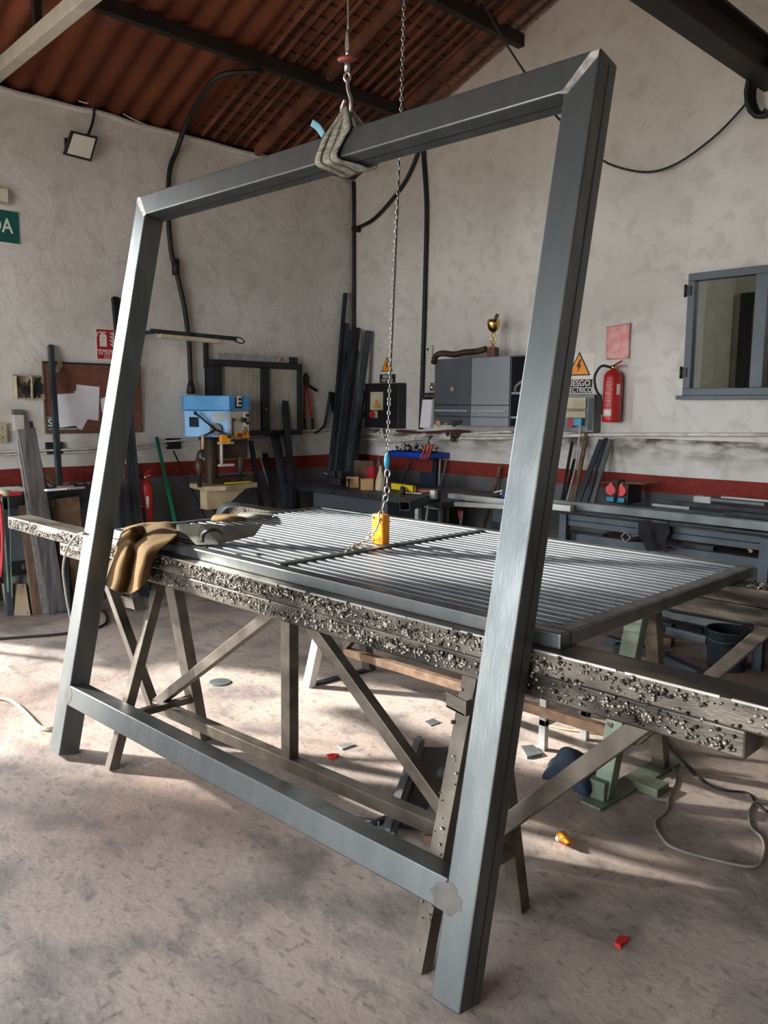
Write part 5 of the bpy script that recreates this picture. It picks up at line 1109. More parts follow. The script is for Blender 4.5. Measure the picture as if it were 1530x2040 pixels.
# right panel: warning poster, socket panel
a2 = ony(1150, 706, 0); b2 = ony(1182, 784, 0)
t = thing('warning_poster', 'white poster with orange triangle and black lettering behind the right post', 'sign', ((a2.x + b2.x) / 2, 0, b2.z))
x0 = a2.x - .12
mb = MB(); mb.box((x0, -.004, b2.z), (b2.x, -.001, a2.z)); part('panel', mb, m_whites, t)
hh = a2.z - b2.z; warn(t, V((x0 + b2.x) / 2, -.004, b2.z + hh * .46), (1, 0, 0), (0, 0, 1), (0, -1, 0), .115)
mb = MB(); mb.box((x0 + .005, -.006, b2.z + .005), (b2.x - .01, -.004, b2.z + hh * .36)); part('caption_panel', mb, m_blackm, t)
part('lettering', text_mb('RIESGO', V((x0 + b2.x) / 2, -.008, b2.z + hh * .26), (1, 0, 0), UZ, .07), m_whites, t); part('lettering', text_mb('ELECTRICO', V((x0 + b2.x) / 2, -.008, b2.z + hh * .09), (1, 0, 0), UZ, .065, xs=.82), m_whites, t)
a2 = ony(1135, 786, -.12); b2 = ony(1181, 862, -.12)
t = thing('socket_panel', 'grey socket panel with breakers and plugs behind the right post', 'electrical box', ((a2.x + b2.x) / 2, -.06, b2.z))
mb = MB(); mb.box((a2.x - .05, -.12, b2.z), (b2.x, 0, a2.z)); part('body', mb, m_plate, t, bev=.005)
mb = MB(); mb.box((b2.x - .05, -.125, b2.z + .02), (b2.x - .005, -.12, a2.z - .03)); part('side_strip', mb, m_dark, t)
for (v0, v1) in ((.62, .92), (.38, .56)):
    mb = MB(); mb.box((a2.x - .03, -.135, b2.z + (a2.z - b2.z) * v0), (b2.x - .07, -.12, b2.z + (a2.z - b2.z) * v1)); part('breaker_row', mb, m_cream, t, bev=.003)
c = ony(1155, 840, -.13); mb = MB(); mb.box((c.x - .04, -.17, c.z - .035), (c.x + .04, -.12, c.z + .03)); part('plug', mb, m_cyan, t, 'blue plug', bev=.005)
c = ony(1141, 842, -.13); mb = MB(); mb.box((c.x - .03, -.16, c.z - .04), (c.x + .02, -.12, c.z + .035)); part('plug', mb, m_redsign, t, 'red plug', bev=.005)
pipe_y([(1156, 848, -.16), (1153, 880, -.12), (1146, 930, -.2), (1136, 970, -.3), (1128, 1000, -.4)], .006, m_white, 'white_cable', 'thin white cable hanging from the blue plug down to the rack', 'cable')
# faded sign
mb = MB(); P = [ony(1209, 651, -.01), ony(1256, 643, -.02), ony(1254, 714, -.01), ony(1208, 717, -.02)]
mb.sheet(refine([[P[3], P[2]], [(P[3] + P[0]) / 2 + V(.01, -.03, 0), (P[2] + P[1]) / 2 + V(0, -.008, 0)], [P[0], P[1]]], 5), .002); solo('faded_sign', mb, m_faded, 'faded pinkish red sign curling off the back wall above the extinguisher', 'sign')
mb = MB()
for (x, y) in ((890, 563), (905, 560), (918, 557)): mb.obox(ony(x, y, -.004), (.04, 0, .006), (0, .004, 0), (0, 0, .006))
# blue tray with bits
a2 = ony(768, 905, -.30); b2 = ony(856, 914, -.30)
t = thing('parts_tray', 'blue wall tray heaped with small tools and bits below the conduits', 'tray', ((a2.x + b2.x) / 2, -.15, b2.z - .01))
mb = MB(); x0, x1, z0 = a2.x, b2.x, b2.z - .005
mb.box((x0, -.30, z0), (x1, -.01, z0 + .008)); mb.box((x0, -.30, z0), (x1, -.292, z0 + .055)); mb.box((x0, -.3, z0), (x0 + .008, -.01, z0 + .055)); mb.box((x1 - .008, -.3, z0), (x1, -.01, z0 + .055)); mb.box((x0, -.018, z0), (x1, -.01, z0 + .055)); part('tray', mb, m_bluebin, t, bev=.003)
rnd = random.Random(21); mb = MB()
for i in range(120):
    x = rnd.uniform(x0 + .02, x1 - .02); y = rnd.uniform(-.28, -.04); hm = .03 + .09 * math.sin(math.pi * (x - x0) / (x1 - x0)); z = z0 + .01 + rnd.random() * hm; d = V(rnd.uniform(-1, 1), rnd.uniform(-1, 1), rnd.uniform(-.3, 1)).normalized() * rnd.uniform(.015, .04)
    mb.bar((x, y, z), V(x, y, z) + d, rnd.uniform(.005, .014), rnd.uniform(.005, .014), (.3, .5, .1))
solo('small_parts', mb, m_dark, 'jumble of small dark bits heaped in the blue tray', 'small parts', kind='stuff')
mb = MB(); q = ony(842, 880, -.2); mb.sheet(refine([[q + V(-.1, 0, -.03), q + V(0, 0, -.06), q + V(.1, 0, -.02)], [q + V(-.09, -.03, .03), q + V(.01, -.06, .02), q + V(.12, -.03, .03)], [q + V(-.07, .02, .07), q + V(.02, .0, .09), q + V(.13, .02, .06)]], 3), .002); solo('plastic_bag', mb, m_clear, 'crumpled clear plastic bag on the heap in the blue tray', 'bag')
for i, x in enumerate((838, 845, 851)):
    mb = MB(); mb.bar(ony(x, 915, -.31), ony(x + 12, 885, -.30), .014, .014); solo('orange_handle', mb, m_orangetool, ('leftmost', 'middle', 'rightmost')[i] + ' of the orange tool handles sticking up at the right end of the blue tray', 'tool handle', 'orange tool handles')
# leaning things right of the frame, on the back wall
for i, (a, b_, w, m_, lb) in enumerate((((1170, 858), (1142, 1003), .035, m_rust, 'rusty flat bar leaning on the back wall behind the right post'),
    ((1199, 876), (1150, 1003), .05, m_blue_steel, 'first grey bar of the group leaning right of the rusty one'), ((1207, 873), (1168, 1003), .03, m_blue_steel, 'slim dark blue-grey bar in the middle of the group leaning beside the red sockets'), ((1216, 876), (1180, 1003), .035, m_plate, 'grey bar nearest the red sockets, leaning on the back wall'),
    ((1145, 915), (1125, 1003), .03, m_dark, 'short dark flat leaning on the back wall at the edge of the right post'), ((1140, 880), (1118, 1003), .02, m_dark, 'thin dark bar half hidden behind the right post'))):
    tp_ = ony(*a, -.03 - .02 * (i % 2)); bt_ = ony(*b_, -.32)
    mb = MB(); mb.bar(bt_, tp_, .02, w, m_ and (0, 1, 0)); solo('steel_flat', mb, m_, lb, 'steel bar', bev=.002)
for i, (a, b_, w, m_, lb) in enumerate((((997, 930), (955, 1080), .03, m_rust, 'rusty angle bar leaning on the back wall left of the right post'), ((1011, 952), (1003, 1080), .05, m_plate, 'short grey tube standing at the left edge of the right post'), ((868, 905), (862, 990), .05, m_dark, 'dark tool hanging on the back wall below the blue tray'), ((877, 907), (873, 985), .025, m_chain, 'shiny rod hanging beside the dark tool below the blue tray'), ((891, 915), (876, 975), .015, m_plate, 'slanted thin rod hanging below the blue tray'), ((815, 920), (800, 960), .016, m_steel, 'slanted short steel rod behind the yellow level'))):
    mb = MB(); mb.bar(ony(*b_, -.25 if i < 2 else -.10), ony(*a, -.04), .02, w, (0, 1, 0))
    solo('steel_bar', mb, m_, lb, 'steel bar', bev=.002)

# corner workbench
WZ = .86
def wz(x, y, dz=0): return onz(x, y, WZ + dz)
p0 = wz(640, 966); p1 = wz(995, 1010)
t = thing('corner_workbench', 'dark workbench in the corner with boxes and a yellow level on it', 'workbench', (1.6, -.95, 0))
mb = MB(); mb.box((.55, -1.40, WZ - .05), (2.62, -.45, WZ)); part('worktop', mb, m_dark, t, bev=.004)
mb = MB(); mb.box((.95, -1.34, .10), (1.95, -.6, WZ - .05)); part('drawer_unit', mb, m_cab1, t, bev=.004)
for x in (.6, 2.55):
    for y in (-1.36, -.52):
        mb = MB(); mb.box((x, y, 0), (x + .05, y + .05, WZ - .05)); part('leg', mb, m_dark, t, bev=.002)
def item(name, x0, y0, x1, depth, h, m, label, cat, ang=0.0, tilt=0.0):
    a_ = wz(x0, y0); b__ = wz(x1, y0); c = (a_ + b__) / 2; w = (b__ - a_).length
    d = V(1, 0, 0); d = (b__ - a_).normalized(); nn = V(-d.y, d.x, 0)
    mb = MB(); mb.obox(c + nn * depth / 2 + V(0, 0, h / 2 + .001), d * w / 2, nn * depth / 2, V(0, 0, h / 2)); return solo(name, mb, m, label, cat, bev=.003)
item('cardboard_box', 719, 977, 744, .12, .10, m_card, 'open brown cardboard box on the corner workbench, behind the chain', 'box')
item('cardboard_box', 690, 972, 715, .03, .10, m_card, 'tilted brown cardboard box left of the open one on the corner workbench', 'box')
c = wz(706, 958); mb = MB(); mb.chan(c + V(0, .05, .06), c + V(.1, .10, .06), .02, .12, .006, (0, 1, 0), True); mb.obox(c + V(.03, .1, .10), (.09, .05, 0), (0, .006, 0), (0, 0, .10)); solo('wooden_crate', mb, m_wood, 'brown wooden crate behind the tilted cardboard box', 'crate')
mb = MB(); c = wz(690, 973); mb.lathe([(.028, 0), (.034, .09), (.032, .09), (.026, .003), (0, .003)], c); solo('plastic_cup', mb, m_clear, 'clear plastic cup at the left end of the boxes on the corner workbench', 'cup')
mb = MB(); c = wz(726, 965, .0) + V(0, .1, .1); mb.box((c.x - .05, c.y - .03, WZ), (c.x + .05, c.y + .03, WZ + .17)); solo('red_tin', mb, m_redsign, 'red tin behind the open cardboard box on the corner workbench', 'tin', bev=.006)
mb = MB(); c = wz(758, 977); mb.lathe([(.045, 0), (.048, .01), (.044, .09), (.022, .16), (.014, .18), (.014, .22)], c); solo('plastic_bottle', mb, m_cream, 'pale plastic bottle on the corner workbench behind the chain', 'bottle')
mb = MB(); mb.prism([wz(745, 960), wz(764, 960), wz(748, 960) + V(0, .04, .26)], (0.002, .004, 0)); solo('glass_triangle', mb, m_plate, 'pale triangular sheet standing behind the bottle', 'sheet')
la = wz(782, 968, .05); lb_ = wz(825, 974, .05)
t = thing('spirit_level', 'yellow spirit level lying on the corner workbench', 'level', la)
mb = MB(); mb.chan(la, lb_, .03, .055, .004, (0, 1, 0), True); part('bar', mb, m_yel2, t); mb = MB(); q = la.lerp(lb_, .5); mb.obox(q + V(.01, -.017, .01), (.012, .004, 0), (0, .003, 0), (0, 0, .008)); part('vial', mb, m_blackp, t)
mb = MB(); c = wz(798, 977, .035); mb.cyl(c, c + V(.02, .03, 0), .032, seg=20); solo('tape_roll', mb, m_cast, 'small dark roll in front of the yellow level', 'roll')
for i, (x, y, m_, l) in enumerate(((825, 980, m_paper, .2), (838, 978, m_redsign, .18), (850, 976, m_card, .16))):
    c = wz(x, y, .006 + .012 * i); mb = MB(); mb.obox(c, (l / 2, .03, 0), (-.03, .08, 0), (0, 0, .005)); solo('folded_papers', mb, m_, ('white folded papers at the bottom of the little stack right of the level', 'reddish folder in the little stack right of the level', 'brown folder on top of the little stack right of the level')[i], 'papers', 'stack of papers right of the level')
t = thing('bench_vise', 'dark vise bolted at the left end of the corner workbench', 'vise', wz(668, 968))
c = wz(668, 965); mb = MB(); mb.box((c.x - .06, c.y - .05, WZ), (c.x + .12, c.y + .12, WZ + .07)); mb.box((c.x - .05, c.y - .03, WZ + .07), (c.x + .02, c.y + .08, WZ + .13)); mb.box((c.x + .05, c.y - .03, WZ + .07), (c.x + .11, c.y + .08, WZ + .13)); part('body', mb, m_dark, t, bev=.008)
mb = MB(); mb.tube([c + V(-.08, -.02, .09), c + V(-.12, -.06, .12), c + V(-.05, -.09, .15), c + V(.02, -.08, .15)], .007, 8, 4); part('handle', mb, m_steel, t)
item('dark_bin', 840, 973, 868, .15, .14, m_navy, 'dark plastic bin at the back of the corner workbench', 'bin')

# aluminium profiles on stands in the middle, rack on the right
t = thing('profile_stand', 'grey stand head carrying two pale tubes behind the grating', 'stand', onz(1000, 1100))
c = ony(1003, 1030, -1.0)
mb = MB(); mb.box((c.x - .09, c.y - .03, c.z - .04), (c.x + .12, c.y + .03, c.z + .06)); part('head', mb, m_blue_steel, t, bev=.003)
mb = MB(); mb.box((c.x - .01, c.y - .03, 0), (c.x + .05, c.y + .03, c.z - .04)); part('post', mb, m_plate, t, bev=.002)
mb = MB(); mb.box((c.x - .2, c.y - .2, 0), (c.x + .24, c.y + .2, .02)); part('foot', mb, m_dark, t)
c1 = ony(1003, 1012, -1.05); 
t = thing('square_tube', 'upper of two pale square tubes reaching from the corner workbench to the right rack', 'steel bar', ony(895, 988, -1.12))
mb = MB(); mb.bar(ony(896, 988, -1.10), ony(1140, 1013, -1.12), .05, .045); part('tube', mb, m_grey_light, t, bev=.003)
t = thing('square_tube', 'lower of two pale square tubes behind the grating', 'steel bar', ony(880, 1003, -1.12))
mb = MB(); mb.bar(ony(878, 1002, -1.22), ony(1015, 1010, -1.24), .05, .035); part('tube', mb, m_grey_light, t, bev=.003)
t = thing('tube_bundle', 'dark channel with a bright end lying towards the camera on the corner workbench', 'steel bar', wz(820, 1010))
mb = MB(); mb.chan(wz(806, 1008, -.0), wz(868, 988, .03), .07, .09, .006, (0, 0, 1), True); part('channel', mb, m_dark, t)
mb = MB(); mb.bar(wz(820, 1004, .0), wz(866, 993, .02), .03, .03); part('inner_bar', mb, m_plate, t)
mb = rect_on_y(862, 976, 871, 994, -1.43, .03); part('end_plate', mb, m_grey_light, t, 'pale end plate')
for i, (x, w) in enumerate(((833, 5), (888, 5))):
    a2 = ony(x, 1005, -1.3); b2 = ony(x + 3, 1060, -1.3); mb = MB(); mb.box((a2.x - .02, -1.32, 0), (a2.x + .02, -1.28, WZ - .05)); solo('stand_leg', mb, m_grey_light if i == 0 else m_rust, ('pale upright post under the corner workbench', 'rusty upright post under the lower pale tube')[i], 'post', bev=.002)
t = thing('spirit_clamp', 'long screw clamp hanging from the tubes in front of the corner workbench', 'clamp', ony(855, 1040, -1.5))
mb = MB(); mb.bar(ony(856, 985, -1.46), ony(848, 1050, -1.46), .012, .02); mb.bar(ony(846, 1010, -1.46), ony(872, 1014, -1.46), .01, .012); part('bar', mb, m_steel, t)
t = thing('screwdriver', 'tool with red grip hanging under the pale tubes', 'tool', ony(917, 1020, -.8)); mb = MB(); mb.cyl(ony(916, 1015, -.8), ony(917, 1033, -.8), .018); part('grip', mb, m_redsign, t); mb = MB(); mb.bar(ony(922, 1018, -.8), ony(918, 1045, -.8), .02, .02); part('shaft', mb, m_plate, t)
t = thing('table_clamp', 'blue clamp with steel T-handle on the pale tubes beside the right post', 'clamp', ony(1005, 990, -1.05)); mb = MB(); mb.cyl(ony(999, 990, -1.05), ony(999, 978, -1.05), .01); mb.bar(ony(984, 981, -1.05), ony(1001, 977, -1.05), .012, .01); part('handle', mb, m_chain, t); mb = MB(); mb.cyl(ony(1008, 991, -1.05), ony(1009, 984, -1.05), .035, .028); part('body', mb, m_bluebin, t)

RZ = .80
rk = thing('profile_rack', 'long blue-grey steel rack full of profiles along the back wall at right', 'rack', (4.8, -.8, 0))
RY = -1.0
ra = ony(1124, 1023, RY); rb_ = ony(1124, 1046, RY)
x0 = ra.x; x1 = 6.6
zt, zb_ = ra.z, rb_.z; zm = (zt + zb_) / 2
mb = MB(); mb.box((x0, RY, zm + .001), (x1, RY + .05, zt)); part('rail', mb, m_blue_steel, rk, bev=.003)
mb = MB(); mb.box((x0, RY, zb_), (x1, RY + .05, zm - .001)); part('rail', mb, m_blue_steel, rk, bev=.003)
mb = MB(); mb.box((x0, -.15, zb_), (x1, -.10, zt)); part('rail', mb, m_blue_steel, rk, bev=.003)
z2 = ony(1124, 1062, RY).z
mb = MB(); mb.box((x0, RY + .05, z2 - .06), (x1, RY + .09, z2)); part('lower_rail', mb, m_blue_steel, rk, bev=.003)
mb = MB(); mb.box((x0, RY + .05, z2 - .075), (x1, -.12, z2 - .06)); part('shelf', mb, m_dark, rk)
xl = ony(1513, 1200, RY - .03).x
for (x, y) in ((x0 - .03, RY - .02), (xl - .02, RY - .045), (x0 - .03, -.16), (xl, -.16)):
    mb = MB(); mb.box((x, y, 0), (x + .062, y + .055, zt + (.0 if x > x0 else -.0))); part('leg', mb, m_blue_steel, rk, bev=.003)
rnd = random.Random(5)
# long profiles lying on the rack (each a tube of its own)
stock = [((1112, 1003), 7.4, .055, m_grey_light, -1.03, 'front pale tube on the rack, running past the right post'), ((1112, 1016), 7.0, .02, m_dark, -1.04, 'thin dark strip under the front pale tube of the rack')]
for (p, xe, w, m_, Y, lb) in stock:
    c = ony(p[0], p[1], Y); mb = MB(); mb.bar((c.x - .1, Y, c.z), (xe, Y, c.z - .0), w, w); solo('steel_profile', mb, m_plate if w > .03 else m_, lb, 'steel bar', bev=.003)
ctop = ony(1112, 1003, -1.03).z + .028
for i in range(11):
    y = -.96 + i * .075; xs_ = x0 + rnd.uniform(0, 1.6) + (.15 if i < 4 else .3); w = rnd.uniform(.03, .06); zt2 = ctop - .06 + (0, .022, .004, .03, .01)[i % 5]
    mb = MB(); mb.bar((xs_, y, zt2 + w / 2), (x1 + rnd.uniform(-.5, .4), y + rnd.uniform(-.01, .01), zt2 + w / 2), w, w * rnd.uniform(.5, 1)); solo('steel_profile', mb, (m_dark, m_grey_light, m_plate, m_dark, m_steel, m_blue_steel)[i % 6], 'grey profile on the rack top, %s back from the pale front tube' % ('first', 'second', 'third', 'fourth', 'fifth', 'sixth', 'seventh', 'eighth', 'ninth', 'tenth', 'eleventh')[i], 'steel bar', 'profiles on top of the rack', bev=.002)
for i, (a, b_, w, m_, lb) in enumerate((((1386, 993), (1420, 997), .07, m_grey_light, 'pale short square tube on the rack below the red stripe'), ((1415, 995), (1525, 1000), .03, m_plate, 'thin pale flat beside the short square tube on the rack'), ((1437, 990), (1540, 998), .02, m_grey_light, 'white thin strip highest on the rack at the right edge'), ((1300, 1005), (1375, 1009), .03, m_grey_light, 'pale strip lying behind the black cloth on the rack'))):
    mb = MB(); A = ony(*a, -.22 - .03 * i); B = ony(*b_, -.22 - .03 * i); B.z = A.z; mb.bar(A, B, w, w * .7, (0, 1, 0)); solo('steel_offcut', mb, m_, lb, 'steel bar', bev=.002)
# things under the rails
mb = MB(); c = ony(1246, 1070, RY + .0); mb.chan(c, c + V(.0, .5, 0), .055, .055, .004, (1, 0, 1), True); solo('tube_offcut', mb, m_grey_light, 'square tube end turned on its edge inside the rack', 'steel bar')
for i, (a, b_, m_) in enumerate((((1115, 1058), (1205, 1066), m_dark), ((1360, 1085), (1425, 1090), m_dark), ((1118, 1072), (1150, 1074), m_plate), ((1150, 1076), (1230, 1084), m_dark))):
    mb = MB(); A = ony(*a, RY + .12); B = ony(*b_, RY + .12); B.z = A.z; mb.bar(A, B, .06, .035, (0, 1, 0)); solo('steel_offcut', mb, m_, ('dark offcut on the rack shelf just right of the post', 'dark tube in the rack below the rail, right of the black cloth', 'short grey offcut at the left end of the rack shelf', 'low dark offcut on the rack shelf left of the diamond tube')[i], 'steel bar', bev=.002)
mb = MB(); mb.bar(ony(1491, 1090, RY + .03), ony(1498, 1100, RY + .03), .012, .02); solo('wood_stub', mb, m_card, 'small pale stub in the rack near the right leg', 'stub')
# black cloth over the rail
rows = []
for (y, xs_) in ((1034, (1272, 1292, 1312, 1332)), (1052, (1274, 1294, 1314, 1333)), (1070, (1279, 1296, 1315, 1329)), (1090, (1283, 1300, 1318, 1330)), (1096, (1288, 1303, 1318, 1324))):
    rows.append([ony(x, y + (x - 1272) * .06, RY - .02 - .022 * (k_ % 2) - .004 * (y % 3)) for k_, x in enumerate(xs_)])
q0_ = [p + V(0, .13, .02) for p in rows[0]]
mb = MB(); mb.sheet(crumple(refine([q0_] + rows, 6), .024, 15), .005); solo('black_cloth', mb, m_cloth, 'black cloth hanging over the front rail of the rack', 'cloth')
# power distributor
c = ony(1228, 1000, -.40)
t = thing('power_distributor', 'black power distributor with two red and two blue socket covers on the rack', 'socket box', c)
h_ = ony(1228, 962, -.4).z - c.z; wd = (ony(1243, 990, -.4) - ony(1208, 990, -.4)).length
mb = MB(); mb.box((c.x - wd * .55, -.40, c.z - .01), (c.x + wd * .62, -.18, c.z + h_ * .98)); part('body', mb, m_blackp, t, bev=.01)
for dx in (-.28, .30):
    mb = MB(); mb.cyl((c.x + wd * dx, -.40, c.z + h_ * .62), (c.x + wd * dx, -.425, c.z + h_ * .62), .042, seg=24); mb.box((c.x + wd * dx - .012, -.42, c.z + h_ * .62 + .03), (c.x + wd * dx + .012, -.405, c.z + h_ * .62 + .055)); part('socket_cover', mb, m_pink, t, 'red round socket cover')
    mb = MB(); mb.box((c.x + wd * dx - .032, -.425, c.z), (c.x + wd * dx + .032, -.40, c.z + h_ * .26)); part('socket_cover', mb, m_cyan, t, 'blue square socket cover', bev=.004)
mb = MB(); mb.tube([(c.x + wd * .08, -.43, c.z + h_ * .1), (c.x + wd * .12, -.44, c.z + h_ * .6), (c.x + wd * .14, -.40, c.z + h_ * 1.15), (c.x + wd * .2, -.34, c.z + h_ * 1.05)], .009, 8, 4); part('carry_handle', mb, m_blackp, t)
mb = MB(); mb.obox((c.x + .04, -.28, c.z + h_ * 1.0), (.17, .02, .004), (0, .12, 0), (0, 0, .003)); solo('rusty_sheet', mb, m_rust, 'thin rusty sheet lying on top of the power distributor', 'sheet')
# heap under the rack
rnd = random.Random(31)
hp = [(1240, 1232, 1400, 1262, m_dark), (1210, 1275, 1330, 1310, m_blue_steel), (1320, 1310, 1395, 1345, m_blue_steel), (1330, 1255, 1410, 1275, m_plate), (1290, 1240, 1360, 1250, m_rust), (1250, 1262, 1340, 1280, m_rust), (1225, 1290, 1300, 1300, m_dark)]
labs = ('long dark tube across the heap under the rack', 'blue-grey bar at the left front of the heap under the rack', 'blue-grey bar touching the dark bucket', 'pale grey bar in the heap behind the brace', 'rusty bar at the back of the heap under the rack', 'rusty bar in the middle of the heap under the rack', 'dark bar on the floor at the left end of the heap')
for (xa_, ya, xb_, yb, m_), lb in zip(hp, labs):
    A = onz(xa_, ya, .03); B = onz(xb_, yb, .03); mb = MB(); mb.bar(A, B, .06, .055, (0, 0, 1)); solo('steel_offcut', mb, m_, lb, 'steel bar', bev=.003)
for i in range(9):
    x = 3.7 + i * .28 + rnd.uniform(-.05, .05); mb = MB(); y_ = -.5 + rnd.uniform(-.25, .2); l = rnd.uniform(.4, .8); a_ = rnd.uniform(-.25, .25)
    mb.bar((x, y_, .055 + .05 * (i % 3)), (x + l * math.cos(a_), y_ + l * math.sin(a_) * .6, .055 + .05 * (i % 3)), .05, .05); solo('steel_offcut', mb, rnd.choice((m_dark, m_rust, m_plate)), 'dim offcut under the rack by the back wall, %s from the left' % ('first', 'second', 'third', 'fourth', 'fifth', 'sixth', 'seventh', 'eighth', 'ninth')[i], 'steel bar', 'offcuts piled under the rack', bev=.002)
# bucket
bl = onz(1412, 1335); br = onz(1500, 1340); bc = (bl + br) / 2 + V(-.05, .05, 0); R_ = .125
t = thing('bucket', 'dark grey bucket standing on the floor behind the right end of the near trestle', 'bucket', (bc.x, bc.y, 0))
mb = MB(); mb.lathe([(R_ * .88, 0), (R_ * .9, .005), (R_, .235), (R_ * 1.06, .24), (R_ * 1.06, .25), (R_ * .97, .25), (R_ * .86, .01), (0, .01)], (bc.x, bc.y, 0), seg=36); part('body', mb, m_bucket, t)
mb = MB(); mb.tube([V(bc.x + R_ * 1.03 * math.cos(a), bc.y + .0 + R_ * 1.03 * math.sin(a), .235 - .05 * abs(math.sin(a))) for a in [math.pi + math.pi * i / 10 for i in range(11)]], .004, 6, 1); part('bail', mb, m_steel, t)

# ------------------------------------------------------------------ the floor's litter
def flat(name, pts, h, m, label, cat, z=0): 
    mb = MB(); mb.prism([onz(x, y, z + .001) for x, y in pts], (0, 0, h)); return solo(name, mb, m, label, cat, bev=.001)
c = onz(438, 1360); t = thing('floor_disc', 'round grey metal disc lying on the floor beyond the trestle', 'disc', c); mb = MB(); mb.cyl(c + V(0, 0, .001), c + V(0, 0, .006), .062, seg=32); part('disc', mb, m_plate, t); mb = MB(); mb.cyl(c + V(0, 0, .006), c + V(0, 0, .0065), .006, seg=10); part('hole', mb, m_blackm, t)
flat('floor_offcut', [(845, 1438), (863, 1432), (878, 1440), (858, 1447)], .003, m_plate, 'small grey flat offcut on the floor left of the near leg bracket', 'offcut')
flat('floor_offcut', [(671, 1487), (697, 1481), (708, 1485), (682, 1494)], .006, m_grey_light, 'small pale offcut on the floor behind the trestle diagonal', 'offcut')
flat('floor_offcut', [(1038, 1490), (1062, 1488), (1080, 1505), (1050, 1512)], .012, m_plate, 'thick grey square offcut on the floor near the dark blue cloth', 'offcut')
flat('floor_offcut', [(880, 1490), (892, 1487), (894, 1505), (886, 1506)], .003, m_plate, 'tiny grey offcut beside the near right trestle leg', 'offcut')
flat('red_scrap', [(650, 1507), (662, 1504), (676, 1505), (670, 1511), (654, 1512)], .01, m_scrapred, 'small red scrap on the floor behind the trestle', 'scrap')
flat('red_scrap', [(1224, 1884), (1232, 1870), (1254, 1873), (1250, 1879), (1240, 1884), (1236, 1892)], .012, m_scrapred, 'torn red scrap on the floor at lower right', 'scrap')
t = thing('crumpled_wrapper', 'crumpled yellow and red wrapper on the floor right of the right post', 'wrapper', onz(1127, 1672))
w0 = onz(1120, 1668)
rows = [[onz(1108, 1662, .01), onz(1116, 1656, .03), onz(1126, 1656, .015)], [onz(1112, 1670, .005), onz(1122, 1668, .04), onz(1132, 1664, .02)], [onz(1124, 1682, .005), onz(1134, 1680, .03), onz(1148, 1678, .006)]]
mb = MB(); mb.sheet(refine(rows, 3), .003); part('foil', mb, m_yellow, t)
mb = MB(); mb.ball(onz(1112, 1670, .012), .011, 2); part('white_piece', mb, m_whites, t)
rows = [[onz(1118, 1670, .03), onz(1124, 1668, .045)], [onz(1122, 1682, .012), onz(1132, 1684, .012)]]
mb = MB(); mb.sheet(refine(rows, 3), .002); part('red_piece', mb, m_scrapred, t)
# dark pallet-like profiles on floor behind diagonal
A = onz(836, 1478, .03); B = onz(772, 1665, .03)
t = thing('floor_profile', 'grey grooved steel profile lying on the floor behind the near trestle', 'steel bar', (A + B) / 2)
dd_ = (B - A).normalized(); nn = V(-dd_.y, dd_.x, 0)
mb = MB(); mb.bar(A, B, .05, .03); mb.bar(A + V(0, 0, .015), B + V(0, 0, .015), .02, .03); part('profile', mb, m_plate, t)
A2 = onz(868, 1495); B2 = onz(880, 1650); C2 = onz(800, 1650)
mb = MB(); mb.prism([onz(846, 1492, .001), onz(892, 1494, .001), onz(892, 1660, .001), onz(790, 1650, .001)], (0, 0, .012)); solo('dark_plate', mb, m_dark, 'dark steel plate lying beside the grooved profile on the floor', 'plate', bev=.001)
for i, (a, b_, m_) in enumerate((((700, 1632), (757, 1640), m_plate), ((738, 1645), (770, 1630), m_dark), ((845, 1668), (900, 1672), m_rust))):
    mb = MB(); mb.bar(onz(*a, .012), onz(*b_, .012), .02, .02, (0, 0, 1)); solo('floor_strip', mb, m_, ('pale thin strip on the floor under the trestle stretcher', 'dark thin strip on the floor next to the pale one under the stretcher', 'rusty strip on the floor beside the near right leg')[i], 'strip', bev=.001)
# navy cloth
rows = [[onz(1100, 1518, .02), onz(1118, 1500, .10), onz(1150, 1498, .10), onz(1180, 1520, .05), onz(1200, 1545, .01)],
        [onz(1085, 1535, .02), onz(1112, 1520, .07), onz(1145, 1520, .12), onz(1175, 1545, .08), onz(1200, 1562, .01)],
        [onz(1078, 1548, .01), onz(1100, 1545, .03), onz(1130, 1552, .02), onz(1160, 1572, .06), onz(1188, 1580, .015)],
        [onz(1076, 1556, .004), onz(1105, 1558, .005), onz(1130, 1568, .004), onz(1155, 1585, .006), onz(1172, 1592, .004)]]
mb = MB(); mb.sheet(crumple(refine(rows, 6), .022, 14), .006)
lo = min(v.co.z for v in mb.bm.verts); mb.bm.transform(Matrix.Translation((0, 0, .002 - lo))); solo('navy_cloth', mb, m_navy, 'dark navy jacket heaped on the floor beside the green trestle leg', 'cloth')
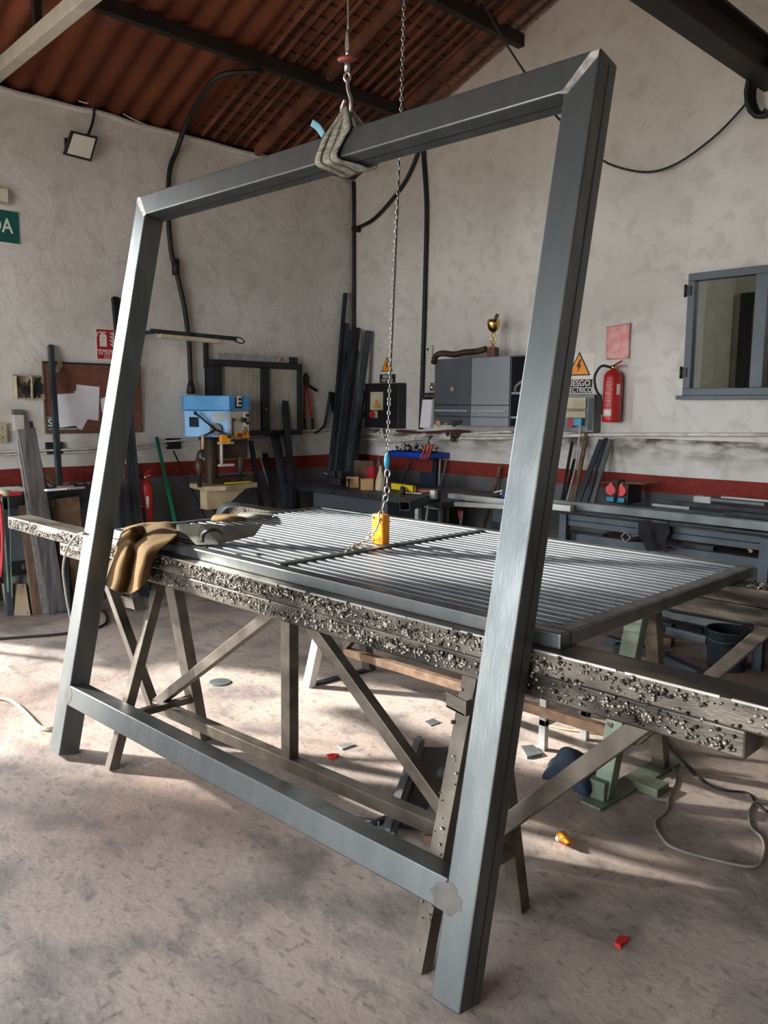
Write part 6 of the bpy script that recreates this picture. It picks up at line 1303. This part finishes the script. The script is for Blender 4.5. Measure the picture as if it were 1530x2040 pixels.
# cables on floor
def fcable(pts, r, m, label, name='floor_cable'):
    mb = MB(); mb.tube([onz(x, y, r + .001) for x, y in pts], r, 8, 6); return solo(name, mb, m, label, 'cable')
m_gcable = mat('grey_cable', lin(150, 146, 138), lin(120, 116, 110), rough=.5)
fcable([(1322, 1520), (1340, 1530), (1346, 1555), (1332, 1590), (1330, 1612), (1305, 1638), (1320, 1670), (1345, 1690), (1420, 1712), (1500, 1726), (1522, 1700), (1518, 1670), (1495, 1645), (1494, 1612), (1505, 1598), (1540, 1598)], .0055, m_gcable, 'grey cable looping over the floor at right, nearest the camera')
fcable([(1325, 1470), (1345, 1500), (1400, 1555), (1440, 1574), (1490, 1580), (1510, 1605), (1545, 1625)], .005, m_rubber, 'dark cable running from under the near trestle to the right edge')
fcable([(-20, 1388), (20, 1395), (50, 1418), (75, 1445), (92, 1452), (110, 1448)], .010, m_cream, 'cream cable on the floor at the left, ending behind the left post')
fcable([(-20, 1274), (60, 1268), (130, 1262), (200, 1248), (213, 1232), (205, 1218), (190, 1212)], .009, m_rubber, 'black cable on the floor at the left passing behind the left post')
fcable([(1078, 1440), (1120, 1452), (1180, 1460), (1240, 1470)], .005, m_cream, 'pale cable on the floor beyond the green trestle legs')
mb = MB(); mb.tube([ony(168, 1062, -4.50), ony(150, 1068, -4.46), ony(133, 1095, -4.44), ony(126, 1130, -4.42), ony(128, 1160, -4.40), ony(136, 1210, -4.38), ony(145, 1250, -4.36)], .006, 8, 5); solo('draped_cable', mb, m_gcable, 'grey cable looping over the left end of the spattered beam', 'cable')
mb = MB(); c = onx(460, 1030, 0)
rows = [[ony(428, 1030, -3.10), ony(440, 1004, -3.10), ony(470, 1001, -3.06), ony(482, 1004, -3.02)], [ony(436, 1032, -3.14), ony(450, 1013, -3.15), ony(468, 1010, -3.12), ony(480, 1008, -3.09)]]
# pale small stands under the right side
for i, (x, y0_, y1_, m_) in enumerate(((1078, 1408, 1495, m_grey_light), (1161, 1432, 1475, m_grey_light))):
    b = onz(x, y1_); tz_ = (ony(x, y0_, b.y)).z; mb = MB(); mb.box((b.x - .018, b.y, 0), (b.x + .018, b.y + .03, max(tz_, .4))); 
    mb.box((b.x - .018, b.y, .12), (b.x + .018 + .0, b.y + .30, .15)); solo('low_stand', mb, m_, ('pale steel trestle leg seen under the near beam, right of the right post', 'shorter pale steel leg under the near beam left of the green leg')[i], 'stand', bev=.002)
mb = MB(); mb.sheet(refine(rows, 3), .004); solo('grey_cloth', mb, m_plate, 'grey strap heap hanging at the left end of the far beam', 'cloth')
